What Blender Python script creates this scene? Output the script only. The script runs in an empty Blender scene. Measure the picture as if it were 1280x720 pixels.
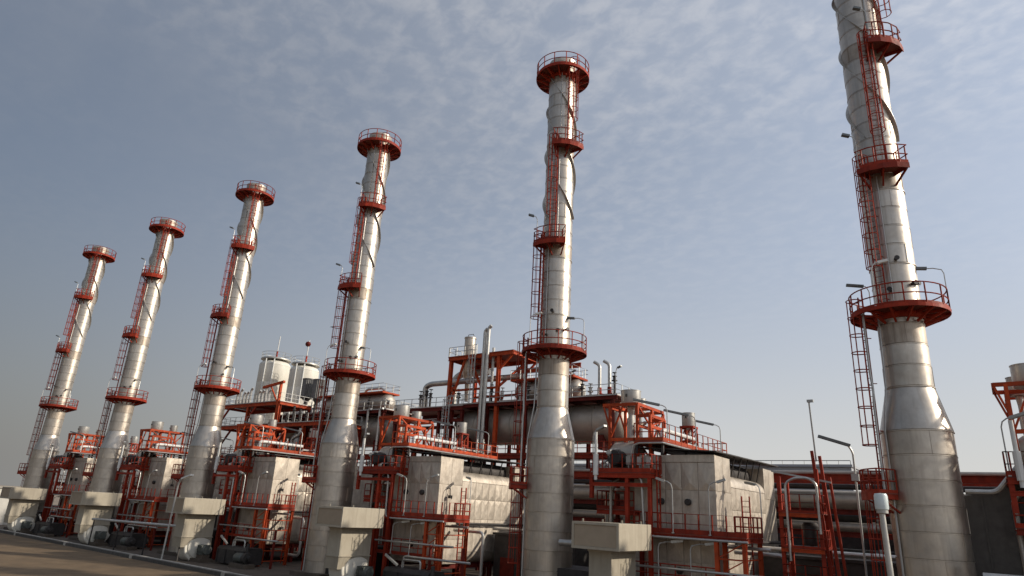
import bpy, math, random
from mathutils import Vector, Matrix
random.seed(7)
R = math.radians
scene = bpy.context.scene
col = scene.collection

# ------------------------------------------------------------------ camera
CAM = Vector((24.954, -39.2, 5.8))
F_PX, YAW, PITCH, ROLL = 822.38, R(36.65), R(18.76), R(3.11)
cam_d = bpy.data.cameras.new('camera'); cam = bpy.data.objects.new('camera', cam_d); col.objects.link(cam)
fw = Vector((-math.sin(YAW)*math.cos(PITCH), math.cos(YAW)*math.cos(PITCH), math.sin(PITCH)))
rt = Vector((math.cos(YAW), math.sin(YAW), 0)); up = rt.cross(fw)
r2 = rt*math.cos(ROLL) + up*math.sin(ROLL); u2 = -rt*math.sin(ROLL) + up*math.cos(ROLL)
m = Matrix((r2, u2, -fw)).transposed().to_4x4(); m.translation = CAM
cam.matrix_world = m
cam_d.sensor_width = 36.0; cam_d.lens = 36.0*F_PX/1280.0; cam_d.clip_start = 0.1; cam_d.clip_end = 20000
scene.camera = cam
scene.render.resolution_x, scene.render.resolution_y = 1024, 576

# ------------------------------------------------------------------ sky, sun, exposure
SUN_AZ, SUN_EL = R(28), R(25)          # azimuth from +X towards +Y
world = bpy.data.worlds.new('World'); scene.world = world; world.use_nodes = True
nt = world.node_tree; N = nt.nodes; L = nt.links
for n in list(N): N.remove(n)
out = N.new('ShaderNodeOutputWorld'); bg = N.new('ShaderNodeBackground'); bg.inputs[1].default_value = 0.099
sky = N.new('ShaderNodeTexSky'); sky.sky_type = 'NISHITA'; sky.sun_disc = False
sky.sun_elevation = SUN_EL; sky.sun_rotation = math.pi/2 - SUN_AZ
sky.air_density = 1.0; sky.dust_density = 3.2; sky.ozone_density = 1.6; sky.altitude = 0
tc = N.new('ShaderNodeTexCoord')
sep = N.new('ShaderNodeSeparateXYZ'); L.new(tc.outputs['Generated'], sep.inputs[0])
def wmath(op, a, b=None, c=None, clamp=False):
    n = N.new('ShaderNodeMath'); n.operation = op; n.use_clamp = clamp
    for k, v in enumerate((a, b, c)):
        if v is None: continue
        if isinstance(v, (int, float)): n.inputs[k].default_value = v
        else: L.new(v, n.inputs[k])
    return n.outputs[0]
# clouds laid out on a flat layer overhead: direction divided by its height
zc = wmath('ADD', wmath('MAXIMUM', sep.outputs[2], 0.0), 0.10)
cx = wmath('DIVIDE', sep.outputs[0], zc); cy = wmath('DIVIDE', sep.outputs[1], zc)
cmb = N.new('ShaderNodeCombineXYZ'); L.new(cx, cmb.inputs[0]); L.new(cy, cmb.inputs[1])
def wnoise(scale, detail, rough, dist=0.0, off=(0, 0, 0), sc=(1, 1, 1), rz=0.0):
    mp = N.new('ShaderNodeMapping'); mp.inputs['Location'].default_value = off; mp.inputs['Scale'].default_value = sc
    mp.inputs['Rotation'].default_value = (0, 0, rz)
    L.new(cmb.outputs[0], mp.inputs[0])
    n = N.new('ShaderNodeTexNoise'); n.inputs['Scale'].default_value = scale; n.inputs['Detail'].default_value = detail
    n.inputs['Roughness'].default_value = rough; n.inputs['Distortion'].default_value = dist
    L.new(mp.outputs[0], n.inputs['Vector']); return n.outputs[0]
big = wnoise(0.7, 3, 0.5, 0.2, (3.1, 1.7, 0))
fine = wnoise(17.0, 4, 0.55, 0.25, (0.3, 2.2, 0), (1, 1.2, 1), R(30))
streak = wnoise(1.3, 5, 0.6, 0.6, (1.3, 5.2, 0), (0.7, 1.4, 1), R(55))
def wramp(v, a, b):
    n = N.new('ShaderNodeMapRange'); n.interpolation_type = 'SMOOTHSTEP'
    L.new(v, n.inputs[0]); n.inputs[1].default_value = a; n.inputs[2].default_value = b
    return n.outputs[0]
dapple = wmath('MULTIPLY', wramp(fine, 0.34, 0.74), wramp(big, 0.26, 0.62))
veil = wmath('MULTIPLY', wramp(streak, 0.30, 0.80), 0.16)
cov = wmath('MULTIPLY', wmath('ADD', wmath('MULTIPLY', dapple, 0.42), veil), wramp(sep.outputs[2], 0.18, 0.66))
# dusty air: a pale veil, thickest at the horizon and brighter towards the sun
dt = N.new('ShaderNodeVectorMath'); dt.operation = 'DOT_PRODUCT'; L.new(tc.outputs['Generated'], dt.inputs[0])
dt.inputs[1].default_value = (math.cos(SUN_AZ)*math.cos(SUN_EL), math.sin(SUN_AZ)*math.cos(SUN_EL), math.sin(SUN_EL))
zr = wramp(sep.outputs[2], 0.02, 0.55)
glow_low = wmath('ADD', wmath('MULTIPLY_ADD', wramp(dt.outputs['Value'], -0.85, 0.15), 5.1, 1.95), wmath('MULTIPLY', wramp(dt.outputs['Value'], 0.5, 1.0), 2.5))
glow_high = wmath('MAXIMUM', wmath('MULTIPLY_ADD', dt.outputs['Value'], 4.7, 4.35), 1.5)
glow = wmath('ADD', wmath('MULTIPLY', glow_low, wmath('SUBTRACT', 1.0, zr)), wmath('MULTIPLY', glow_high, zr))
def tint(v, c):
    n = N.new('ShaderNodeVectorMath'); n.operation = 'SCALE'; n.inputs[0].default_value = c; L.new(v, n.inputs['Scale']); return n.outputs[0]
def mixc(fac, a, b):
    n = N.new('ShaderNodeMix'); n.data_type = 'RGBA'
    if isinstance(fac, float): n.inputs[0].default_value = fac
    else: L.new(fac, n.inputs[0])
    L.new(a, n.inputs[6]); L.new(b, n.inputs[7]); return n.outputs[2]
hz = wmath('MULTIPLY_ADD', wmath('POWER', wmath('SUBTRACT', 1.0, wmath('MAXIMUM', sep.outputs[2], 0.0)), 3.0), 0.48, 0.50)
hcol = N.new('ShaderNodeMix'); hcol.data_type = 'RGBA'; L.new(wramp(sep.outputs[2], 0.0, 0.42), hcol.inputs[0])
hcol.inputs[6].default_value = (1.0, 0.985, 0.945, 1); hcol.inputs[7].default_value = (0.89, 1.0, 1.20, 1)
hv = N.new('ShaderNodeVectorMath'); hv.operation = 'SCALE'; L.new(hcol.outputs[2], hv.inputs[0]); L.new(glow, hv.inputs['Scale'])
base = mixc(hz, sky.outputs[0], hv.outputs[0])
fin = mixc(cov, base, tint(wmath('MULTIPLY_ADD', glow, 0.85, 1.9), (1.0, 1.0, 1.03)))
L.new(fin, bg.inputs[0]); L.new(bg.outputs[0], out.inputs[0])

sd = bpy.data.lights.new('sun', 'SUN'); sd.energy = 3.5; sd.angle = R(1.4); sd.color = (1.0, 0.90, 0.76)
sun = bpy.data.objects.new('sun', sd); col.objects.link(sun)
to_sun = Vector((math.cos(SUN_AZ)*math.cos(SUN_EL), math.sin(SUN_AZ)*math.cos(SUN_EL), math.sin(SUN_EL)))
sun.rotation_euler = to_sun.to_track_quat('Z', 'Y').to_euler(); sun.location = (60, 30, 60)
vs = scene.view_settings; vs.view_transform = 'Standard'; vs.look = 'None'; vs.exposure = 0.0; vs.gamma = 1.0
vs.use_curve_mapping = False

# ------------------------------------------------------------------ materials
M = {}
def mat(name, base, rough=0.5, metal=0.0, var=0.12, grime=0.0, grime_col=(0.05, 0.04, 0.03), bump=0.0, bscale=6.0, nscale=2.0, streaks=0.0, spec=0.5, rvar=0.1):
    mm = bpy.data.materials.new(name); mm.use_nodes = True
    nd, ln = mm.node_tree.nodes, mm.node_tree.links
    b = nd['Principled BSDF']; b.inputs['Metallic'].default_value = metal; b.inputs['Specular IOR Level'].default_value = spec
    t = nd.new('ShaderNodeTexCoord'); oi = nd.new('ShaderNodeObjectInfo')
    addv = nd.new('ShaderNodeVectorMath'); addv.operation = 'ADD'
    ln.new(t.outputs['Object'], addv.inputs[0]); 
    cb = nd.new('ShaderNodeCombineXYZ'); mu = nd.new('ShaderNodeMath'); mu.operation = 'MULTIPLY'; mu.inputs[1].default_value = 37.0
    ln.new(oi.outputs['Random'], mu.inputs[0]); ln.new(mu.outputs[0], cb.inputs[0]); ln.new(mu.outputs[0], cb.inputs[1]); ln.new(cb.outputs[0], addv.inputs[1])
    def noise(s, d=4, r=0.55, sc=None):
        n = nd.new('ShaderNodeTexNoise'); n.inputs['Scale'].default_value = s; n.inputs['Detail'].default_value = d; n.inputs['Roughness'].default_value = r
        if sc:
            mp = nd.new('ShaderNodeMapping'); mp.inputs['Scale'].default_value = sc; ln.new(addv.outputs[0], mp.inputs[0]); ln.new(mp.outputs[0], n.inputs['Vector'])
        else: ln.new(addv.outputs[0], n.inputs['Vector'])
        return n.outputs[0]
    def rng(v, a, b2, c, d):
        n = nd.new('ShaderNodeMapRange'); ln.new(v, n.inputs[0])
        for k, x in zip((1, 2, 3, 4), (a, b2, c, d)): n.inputs[k].default_value = x
        return n.outputs[0]
    val = rng(noise(nscale), 0.3, 0.7, 1-var, 1+var)
    per = rng(oi.outputs['Random'], 0, 1, 1-var*0.8, 1+var*0.8)
    pr = nd.new('ShaderNodeMath'); pr.operation = 'MULTIPLY'; ln.new(val, pr.inputs[0]); ln.new(per, pr.inputs[1])
    hsv = nd.new('ShaderNodeHueSaturation'); hsv.inputs['Color'].default_value = (*base, 1); ln.new(pr.outputs[0], hsv.inputs['Value'])
    c = hsv.outputs[0]
    if grime > 0 or streaks > 0:
        g = rng(noise(nscale*1.7, 6, 0.65), 0.45, 0.75, 0, grime)
        if streaks > 0:
            s = rng(noise(1.0, 5, 0.6, (5.0, 5.0, 0.25)), 0.45, 0.75, 0, streaks)
            mx = nd.new('ShaderNodeMath'); mx.operation = 'MAXIMUM'; ln.new(g, mx.inputs[0]); ln.new(s, mx.inputs[1]); g = mx.outputs[0]
        mi = nd.new('ShaderNodeMix'); mi.data_type = 'RGBA'; ln.new(g, mi.inputs[0]); ln.new(c, mi.inputs[6]); mi.inputs[7].default_value = (*grime_col, 1)
        c = mi.outputs[2]
    ln.new(c, b.inputs['Base Color'])
    ln.new(rng(noise(nscale*2.3), 0.3, 0.7, max(0.02, rough-rvar), min(1, rough+rvar)), b.inputs['Roughness'])
    if bump > 0:
        bp = nd.new('ShaderNodeBump'); bp.inputs['Strength'].default_value = bump; bp.inputs['Distance'].default_value = 0.05
        ln.new(noise(bscale, 3), bp.inputs['Height']); ln.new(bp.outputs[0], b.inputs['Normal'])
    M[name] = mm; return mm
mat('clad', (0.56, 0.505, 0.435), 0.40, 0.84, 0.10, 0.36, (0.24, 0.20, 0.16), 0.16, 1.3, 0.9, 0.42)
mat('clad_stained', (0.48, 0.42, 0.35), 0.52, 0.66, 0.12, 0.50, (0.17, 0.115, 0.08), 0.16, 1.3, 0.9, 0.80)
mat('panel', (0.60, 0.535, 0.45), 0.48, 0.42, 0.12, 0.48, (0.20, 0.145, 0.10), 0.18, 2.5, 1.2, 0.46)
mat('drum', (0.44, 0.40, 0.345), 0.5, 0.55, 0.08, 0.3, (0.17, 0.135, 0.105), 0.10, 1.2, 0.8, 0.25)
mat('galv', (0.50, 0.49, 0.46), 0.42, 0.6, 0.12, 0.2, (0.18, 0.16, 0.14))
mat('pipe_lag', (0.55, 0.54, 0.51), 0.40, 0.7, 0.10, 0.25, (0.20, 0.17, 0.14))
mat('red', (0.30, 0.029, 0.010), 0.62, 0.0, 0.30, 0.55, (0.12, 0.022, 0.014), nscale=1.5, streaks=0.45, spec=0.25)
mat('sunlit_red', (0.45, 0.062, 0.014), 0.62, 0.0, 0.28, 0.50, (0.16, 0.030, 0.016), nscale=1.5, streaks=0.4, spec=0.25)  # same red paint, its sunlit tone put into the colour
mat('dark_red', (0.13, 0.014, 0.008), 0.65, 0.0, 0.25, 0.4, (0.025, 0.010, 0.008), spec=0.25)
mat('grating', (0.20, 0.050, 0.032), 0.7, 0.1, 0.2, 0.4, (0.07, 0.03, 0.024))
mat('beige', (0.44, 0.395, 0.31), 0.6, 0.0, 0.06, 0.35, (0.24, 0.19, 0.135), nscale=0.8, streaks=0.42, spec=0.3)
mat('beige_shaded', (0.37, 0.30, 0.22), 0.7, 0.0, 0.06, spec=0.2)  # hood beige made darker: shade of the front put into the colour
mat('dark', (0.022, 0.020, 0.019), 0.65, 0.2, 0.25)
mat('casing_grey', (0.13, 0.12, 0.11), 0.55, 0.35, 0.12, 0.35, (0.06, 0.05, 0.045), streaks=0.4)
mat('dark_steel', (0.055, 0.05, 0.048), 0.55, 0.4, 0.25, 0.3, (0.03, 0.02, 0.015))
mat('white_tank', (0.76, 0.73, 0.64), 0.45, 0.0, 0.05, 0.3, (0.46, 0.40, 0.30), nscale=0.5, streaks=0.3)
mat('ribbed_grey', (0.15, 0.15, 0.145), 0.5, 0.3, 0.1)
mat('white', (0.72, 0.72, 0.69), 0.4, 0.0, 0.05, 0.15, (0.4, 0.36, 0.3))
mat('lamp_grey', (0.17, 0.18, 0.18), 0.4, 0.3, 0.1)
mat('pole_grey', (0.46, 0.46, 0.44), 0.45, 0.5, 0.1)
mat('motor', (0.10, 0.11, 0.10), 0.5, 0.1, 0.15, 0.3)
mat('kerb_dark', (0.075, 0.07, 0.062), 0.85, 0.0, 0.25, 0.3, (0.16, 0.13, 0.10), bump=0.3, nscale=3)
mat('kerb_light', (0.42, 0.39, 0.34), 0.85, 0.0, 0.2, 0.4, (0.2, 0.17, 0.14), bump=0.3, nscale=3)
mat('concrete', (0.34, 0.315, 0.275), 0.9, 0.0, 0.15, 0.4, (0.19, 0.165, 0.135), bump=0.3, nscale=1.0)
mat('yard', (0.10, 0.076, 0.056), 0.92, 0.0, 0.25, 0.5, (0.045, 0.036, 0.028), bump=0.4, nscale=0.6)
mat('road', (0.205, 0.139, 0.076), 0.92, 0.0, 0.22, 0.75, (0.12, 0.08, 0.045), bump=0.7, bscale=9.0, nscale=0.5)
mat('ground', (0.24, 0.19, 0.14), 0.95, 0.0, 0.2, 0.5, (0.15, 0.12, 0.09), nscale=0.05)
mat('shed', (0.40, 0.415, 0.44), 0.5, 0.2, 0.06)
mat('shed_blue', (0.028, 0.05, 0.16), 0.5, 0.1, 0.06)
mat('far_white', (0.56, 0.54, 0.49), 0.7, 0.0, 0.08)
mat('glass_lamp', (0.66, 0.74, 0.74), 0.25, 0.0, 0.03)
mat('rubber', (0.02, 0.02, 0.02), 0.7)

# ------------------------------------------------------------------ mesh builder
class MB:
    def __init__(s): s.v = []; s.f = []
    def add(s, vs_, fs):
        o = len(s.v); s.v += [tuple(p) for p in vs_]; s.f += [tuple(i+o for i in f) for f in fs]; return s
    def box(s, x0, x1, y0, y1, z0, z1):
        return s.add([(x0,y0,z0),(x1,y0,z0),(x1,y1,z0),(x0,y1,z0),(x0,y0,z1),(x1,y0,z1),(x1,y1,z1),(x0,y1,z1)],
                     [(0,3,2,1),(4,5,6,7),(0,1,5,4),(1,2,6,5),(2,3,7,6),(3,0,4,7)])
    def bar(s, p, q, w, h=None):
        p, q = Vector(p), Vector(q); h = h or w; d = (q-p)
        if d.length < 1e-6: return s
        d.normalize(); a = Vector((0,0,1)) if abs(d.z) < 0.95 else Vector((0,1,0))
        x = d.cross(a).normalized()*w/2; y = x.cross(d).normalized()*h/2
        vv = [p-x-y, p+x-y, p+x+y, p-x+y, q-x-y, q+x-y, q+x+y, q-x+y]
        return s.add(vv, [(0,3,2,1),(4,5,6,7),(0,1,5,4),(1,2,6,5),(2,3,7,6),(3,0,4,7)])
    def ibeam(s, p, q, h=0.3, w=0.2, t=0.035):
        # flanges and web between two points
        p, q = Vector(p), Vector(q); d = (q-p).normalized(); a = Vector((0,0,1)) if abs(d.z) < 0.95 else Vector((0,1,0))
        x = d.cross(a).normalized(); y = x.cross(d).normalized()
        s.bar(p+y*(h-t)/2, q+y*(h-t)/2, w, t); s.bar(p-y*(h-t)/2, q-y*(h-t)/2, w, t); s.bar(p, q, t, h-2*t+0.004)
        return s
    def tube(s, pts, r, n=6, caps=True, closed=False):
        pts = [Vector(p) for p in pts]; k = len(pts); rings = []
        rr = r if isinstance(r, (list, tuple)) else [r]*k
        d0 = (pts[1]-pts[0]).normalized(); a = Vector((0,0,1)) if abs(d0.z) < 0.9 else Vector((1,0,0))
        x = d0.cross(a).normalized()
        o = len(s.v)
        for i in range(k):
            if closed: d = (pts[(i+1) % k]-pts[i-1]).normalized()
            elif i == 0: d = d0
            elif i == k-1: d = (pts[i]-pts[i-1]).normalized()
            else: d = ((pts[i+1]-pts[i]).normalized()+(pts[i]-pts[i-1]).normalized()); d = d.normalized() if d.length > 1e-6 else (pts[i]-pts[i-1]).normalized()
            x = (x-d*x.dot(d)).normalized(); y = d.cross(x)
            for j in range(n):
                t = 2*math.pi*j/n; s.v.append(tuple(pts[i]+(x*math.cos(t)+y*math.sin(t))*rr[i]))
        m_ = k if closed else k-1
        for i in range(m_):
            for j in range(n):
                a0 = o+i*n+j; a1 = o+i*n+(j+1) % n; b0 = o+((i+1) % k)*n+j; b1 = o+((i+1) % k)*n+(j+1) % n
                s.f.append((a0, a1, b1, b0))
        if caps and not closed:
            s.f.append(tuple(o+j for j in reversed(range(n)))); s.f.append(tuple(o+(k-1)*n+j for j in range(n)))
        return s
    def lathe(s, prof, n=32, cx=0, cy=0, axis='z', cap0=False, cap1=False, org=(0,0,0)):
        # prof: (radius, height) pairs; turned about an axis through org
        o = len(s.v); k = len(prof); ox, oy, oz = org
        for (r, h) in prof:
            for j in range(n):
                t = 2*math.pi*j/n; c, d = math.cos(t)*r, math.sin(t)*r
                if axis == 'z': s.v.append((ox+cx+c, oy+cy+d, oz+h))
                elif axis == 'x': s.v.append((ox+h, oy+c, oz+d))
                else: s.v.append((ox+d, oy+h, oz+c))
        for i in range(k-1):
            for j in range(n):
                a0 = o+i*n+j; a1 = o+i*n+(j+1) % n; b0 = a0+n; b1 = a1+n
                s.f.append((a0, a1, b1, b0))
        if cap0: s.f.append(tuple(o+j for j in reversed(range(n))))
        if cap1: s.f.append(tuple(o+(k-1)*n+j for j in range(n)))
        return s
    def prism(s, poly, z0, z1):
        # closed outline (list of (x, y)) extruded upward
        n = len(poly); o = len(s.v)
        s.v += [(x, y, z0) for x, y in poly]+[(x, y, z1) for x, y in poly]
        s.f.append(tuple(o+i for i in reversed(range(n)))); s.f.append(tuple(o+n+i for i in range(n)))
        for i in range(n): s.f.append((o+i, o+(i+1) % n, o+n+(i+1) % n, o+n+i))
        return s
    def prism_x(s, poly, x0, x1):
        n = len(poly); o = len(s.v)
        s.v += [(x0, y, z) for y, z in poly]+[(x1, y, z) for y, z in poly]
        s.f.append(tuple(o+i for i in reversed(range(n)))); s.f.append(tuple(o+n+i for i in range(n)))
        for i in range(n): s.f.append((o+i, o+(i+1) % n, o+n+(i+1) % n, o+n+i))
        return s
    def prism_y(s, poly, y0, y1):
        n = len(poly); o = len(s.v)
        s.v += [(x, y0, z) for x, z in poly]+[(x, y1, z) for x, z in poly]
        s.f.append(tuple(o+i for i in range(n))); s.f.append(tuple(o+n+i for i in reversed(range(n))))
        for i in range(n): s.f.append((o+i, o+n+i, o+n+(i+1) % n, o+(i+1) % n))
        return s
    def mesh(s, name, smooth=True, ang=35):
        me = bpy.data.meshes.new(name); me.from_pydata(s.v, [], s.f); me.validate()
        if smooth:
            me.polygons.foreach_set('use_smooth', [True]*len(me.polygons)); me.set_sharp_from_angle(angle=R(ang))
        me.update(); return me
    def build(s, name, mt, parent=None, smooth=True, loc=None, ang=35):
        me = s.mesh(name, smooth, ang); me.materials.append(M[mt])
        return link(name, me, parent, loc)
def link(name, me, parent=None, loc=None):
    o = bpy.data.objects.new(name, me); col.objects.link(o)
    if parent is not None: o.parent = parent
    if loc: o.location = loc
    return o
def piece(name, me, parent, loc=(0,0,0), rz=0.0):
    o = link(name, me, parent, loc); o.rotation_euler.z = rz; return o
def tag(o, label, cat, group=None, kind=None):
    o['label'] = label; o['category'] = cat
    if group: o['group'] = group
    if kind: o['kind'] = kind
    return o
def thing(name, loc, label='', cat='', group=None, rz=0.0):
    o = bpy.data.objects.new(name, None); col.objects.link(o); o.location = loc; o.rotation_euler.z = rz; o.empty_display_size = 0.5
    tag(o, label, cat, group); return o
def structure(name, mb, mt, smooth=False):
    o = mb.build(name, mt, None, smooth); o['kind'] = 'structure'; return o
KIDS = {}
SMALL = ('safety_valve', 'control_box', 'sample_nozzle', 'drain_valve', 'valve', 'inspection_port', 'lamp_pole', 'lifting_lug', 'riser')
def copy_tree(o, parent=None):
    c = o.copy(); col.objects.link(c); c.parent = parent
    for ch in [k for k in ALL_CHILDREN(o)]:
        small = ch.name.split('.')[0] in SMALL
        if small and random.random() < 0.18: continue          # fittings that this bay does not have
        k = copy_tree(ch, c)
        if small: k.location = Vector(k.location)+Vector((random.uniform(-0.12, 0.12), 0, 0))
    return c
def ALL_CHILDREN(o): return list(o.children)

def bevel(o, w):
    md = o.modifiers.new('bevel', 'BEVEL'); md.width = w; md.segments = 2; md.limit_method = 'ANGLE'
def bars(t, name, lst, w, mt, h=None):
    for (p, q) in lst:
        c = (Vector(p)+Vector(q))/2
        MB().bar(Vector(p)-c, Vector(q)-c, w, h).build(name, mt, t, False, loc=c)
# ------------------------------------------------------------------ shared small builders
def arc(cx, cy, r, a0, a1, z, n=24):
    return [(cx+r*math.cos(R(a0+(a1-a0)*i/n)), cy+r*math.sin(R(a0+(a1-a0)*i/n)), z) for i in range(n+1)]
def rail(path, h=1.1, post=1.2, r=0.036, toe=0.14, closed=False, mids=(0.55,)):
    """posts, rails and toe board along a path of floor points"""
    b = MB(); pts = [Vector(p) for p in path]
    if closed: pts = pts+[pts[0]]
    for hh in (h,)+tuple(mids): b.tube([p+Vector((0,0,hh)) for p in pts], r, 5)
    acc = 0.0; b.tube([pts[0], pts[0]+Vector((0,0,h))], r*1.1, 5)
    for i in range(len(pts)-1):
        seg = pts[i+1]-pts[i]; ln = seg.length; t = post-acc
        while t <= ln+1e-4:
            p = pts[i]+seg*(t/ln); b.tube([p, p+Vector((0,0,h))], r*1.1, 5); t += post
        acc = ln-(t-post)
        if toe: b.bar(pts[i]+Vector((0,0,toe/2)), pts[i+1]+Vector((0,0,toe/2)), 0.015, toe)
    b.tube([pts[-1], pts[-1]+Vector((0,0,h))], r*1.1, 5)
    return b
def ladder(parent, x, y, az, z0, z1, cage0=2.3, cmat='red', over=1.0, gap=0.0):
    """vertical ladder at (x, y) facing outward along az; cage as a sub-part"""
    a = R(az); ox, oy = math.cos(a), math.sin(a); tx, ty = -oy, ox
    b = MB(); w = 0.23
    for s in (-1, 1): b.bar((x+tx*w*s, y+ty*w*s, z0), (x+tx*w*s, y+ty*w*s, z1+over), 0.065, 0.09)
    z = z0+0.3
    while z < z1+over: b.tube([(x-tx*w, y-ty*w, z), (x+tx*w, y+ty*w, z)], 0.016, 4, False); z += 0.32
    z = z0+0.6
    while z < z1:
        for s in (-1, 1): b.bar((x+tx*w*s, y+ty*w*s, z), (x+tx*w*s-ox*0.22, y+ty*w*s-oy*0.22, z), 0.04)
        z += 2.4
    lo = b.build('ladder', cmat, parent)
    c = MB(); rc = 0.38; cx, cy = x+ox*0.36, y+oy*0.36; zs = []
    z = z0+cage0
    while z < z1+over: zs.append(z); z += 0.95
    if len(zs) > 1:
        for z in zs:
            c.tube([(x+tx*w, y+ty*w, z)]+[(cx+rc*math.cos(a+R(t)), cy+rc*math.sin(a+R(t)), z) for t in range(105, -106, -30)]+[(x-tx*w, y-ty*w, z)], 0.03, 4)
        for t in (-100, -50, 0, 50, 100):
            px, py = cx+rc*math.cos(a+R(t)), cy+rc*math.sin(a+R(t)); c.tube([(px, py, zs[0]), (px, py, zs[-1])], 0.024, 4)
        c.build('cage', cmat, lo)
    return lo
def lamp(parent, base, h, arm, head=1.15, mt='pole_grey', hm='lamp_grey', droop=0.12, r=0.035):
    """tube lamp on a bent pole: arm is the (x, y) vector of the bent top"""
    bx, by, bz = base; ax, ay = arm; ln = math.hypot(ax, ay); ux, uy = ax/ln, ay/ln
    b = MB().tube([(bx,by,bz), (bx,by,bz+h*0.86), (bx+ux*0.08,by+uy*0.08,bz+h*0.95), (bx+ax*0.5,by+ay*0.5,bz+h), (bx+ax,by+ay,bz+h+0.03)], r, 6)
    b.box(bx-0.07, bx+0.07, by-0.07, by+0.07, bz, bz+0.05)
    p = b.build('lamp_pole', mt, parent)
    x0, y0, z0 = bx+ax*0.8, by+ay*0.8, bz+h+0.02
    hd = MB().bar((x0, y0, z0), (x0+ux*head, y0+uy*head, z0+droop), 0.22, 0.13)
    hd.bar((x0+ux*0.04, y0+uy*0.04, z0-0.06), (x0+ux*(head-0.04), y0+uy*(head-0.04), z0-0.06+droop), 0.12, 0.05)
    hd.build('lamp_head', hm, p)
    return p
def sector(b, r0, r1, a0, a1, z0, z1, n=10):
    pts = [(r1*math.cos(R(a0+(a1-a0)*i/n)), r1*math.sin(R(a0+(a1-a0)*i/n))) for i in range(n+1)]
    pts += [(r0*math.cos(R(a1-(a1-a0)*i/n)), r0*math.sin(R(a1-(a1-a0)*i/n))) for i in range(n+1)]
    # quads between inner and outer arc so that the faces stay convex
    for i in range(n):
        q = [pts[i], pts[i+1], pts[2*n+1-i-1], pts[2*n+1-i]]
        b.prism(q, z0, z1)
    return b
def flange_pipe(b, pts, r, n=14, fl=None):
    b.tube(smooth_path(pts, r*2.2), r, n)
    return b
def smooth_path(pts, rad=0.4, n=5):
    pts = [Vector(p) for p in pts]; outp = [pts[0]]
    for i in range(1, len(pts)-1):
        a, b, c = pts[i-1], pts[i], pts[i+1]; da, dc = (a-b), (c-b); r_ = min(rad, da.length*0.48, dc.length*0.48)
        p, q = b+da.normalized()*r_, b+dc.normalized()*r_
        for k in range(n+1):
            t = k/n; outp.append(p*(1-t)**2+b*2*t*(1-t)+q*t*t)
    outp.append(pts[-1]); return outp
ORD = ['first', 'second', 'third', 'fourth', 'fifth', 'sixth']
XS = [-85.01, -64.42, -43.68, -22.11, -0.11, 21.65]

# ------------------------------------------------------------------ setting: ground, road, yard, kerb
structure('ground', MB().add([(-4000,-2000,-0.03),(4000,-2000,-0.03),(4000,6000,-0.03),(-4000,6000,-0.03)], [(0,1,2,3)]), 'ground')
kx = lambda x: -4.75-(x+73.5)*0.0525
structure('yard', MB().add([(-300,kx(-300),0.0),(120,kx(120),0.0),(120,60,0.0),(-300,60,0.0)], [(0,1,2,3)]), 'yard')
structure('road', MB().add([(-300,kx(-300)-60,0.0),(120,kx(120)-60,0.0),(120,kx(120)-0.3,0.0),(-300,kx(-300)-0.3,0.0)], [(0,1,2,3)]), 'road')

kerb = thing('kerb', (0, 0, 0), 'low dark kerb with pale end blocks running along the brown road', 'kerb')
ka = math.atan(-0.0525)
klong = MB().box(-7.9, 7.9, -0.28, 0.02, -0.02, 0.26).mesh('kerb_stone', False); klong.materials.append(M['kerb_dark'])
kcap = MB().box(-7.9, 7.9, 0.03, 0.32, -0.02, 0.30).mesh('kerb_cap', False); kcap.materials.append(M['kerb_light'])
kshort = MB().box(-0.26, 0.26, -0.30, 0.33, -0.02, 0.31).mesh('kerb_block', False); kshort.materials.append(M['kerb_light'])
for k in range(-8, 7):
    x = -73.5+16.33*k
    if x < -220 or x > 60: continue
    piece('kerb_block', kshort, kerb, (x, kx(x), 0), ka)
    piece('kerb_stone', klong, kerb, (x+8.16, kx(x+8.16), 0), ka)
    piece('kerb_cap', kcap, kerb, (x+8.16, kx(x+8.16), 0), ka)

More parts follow.
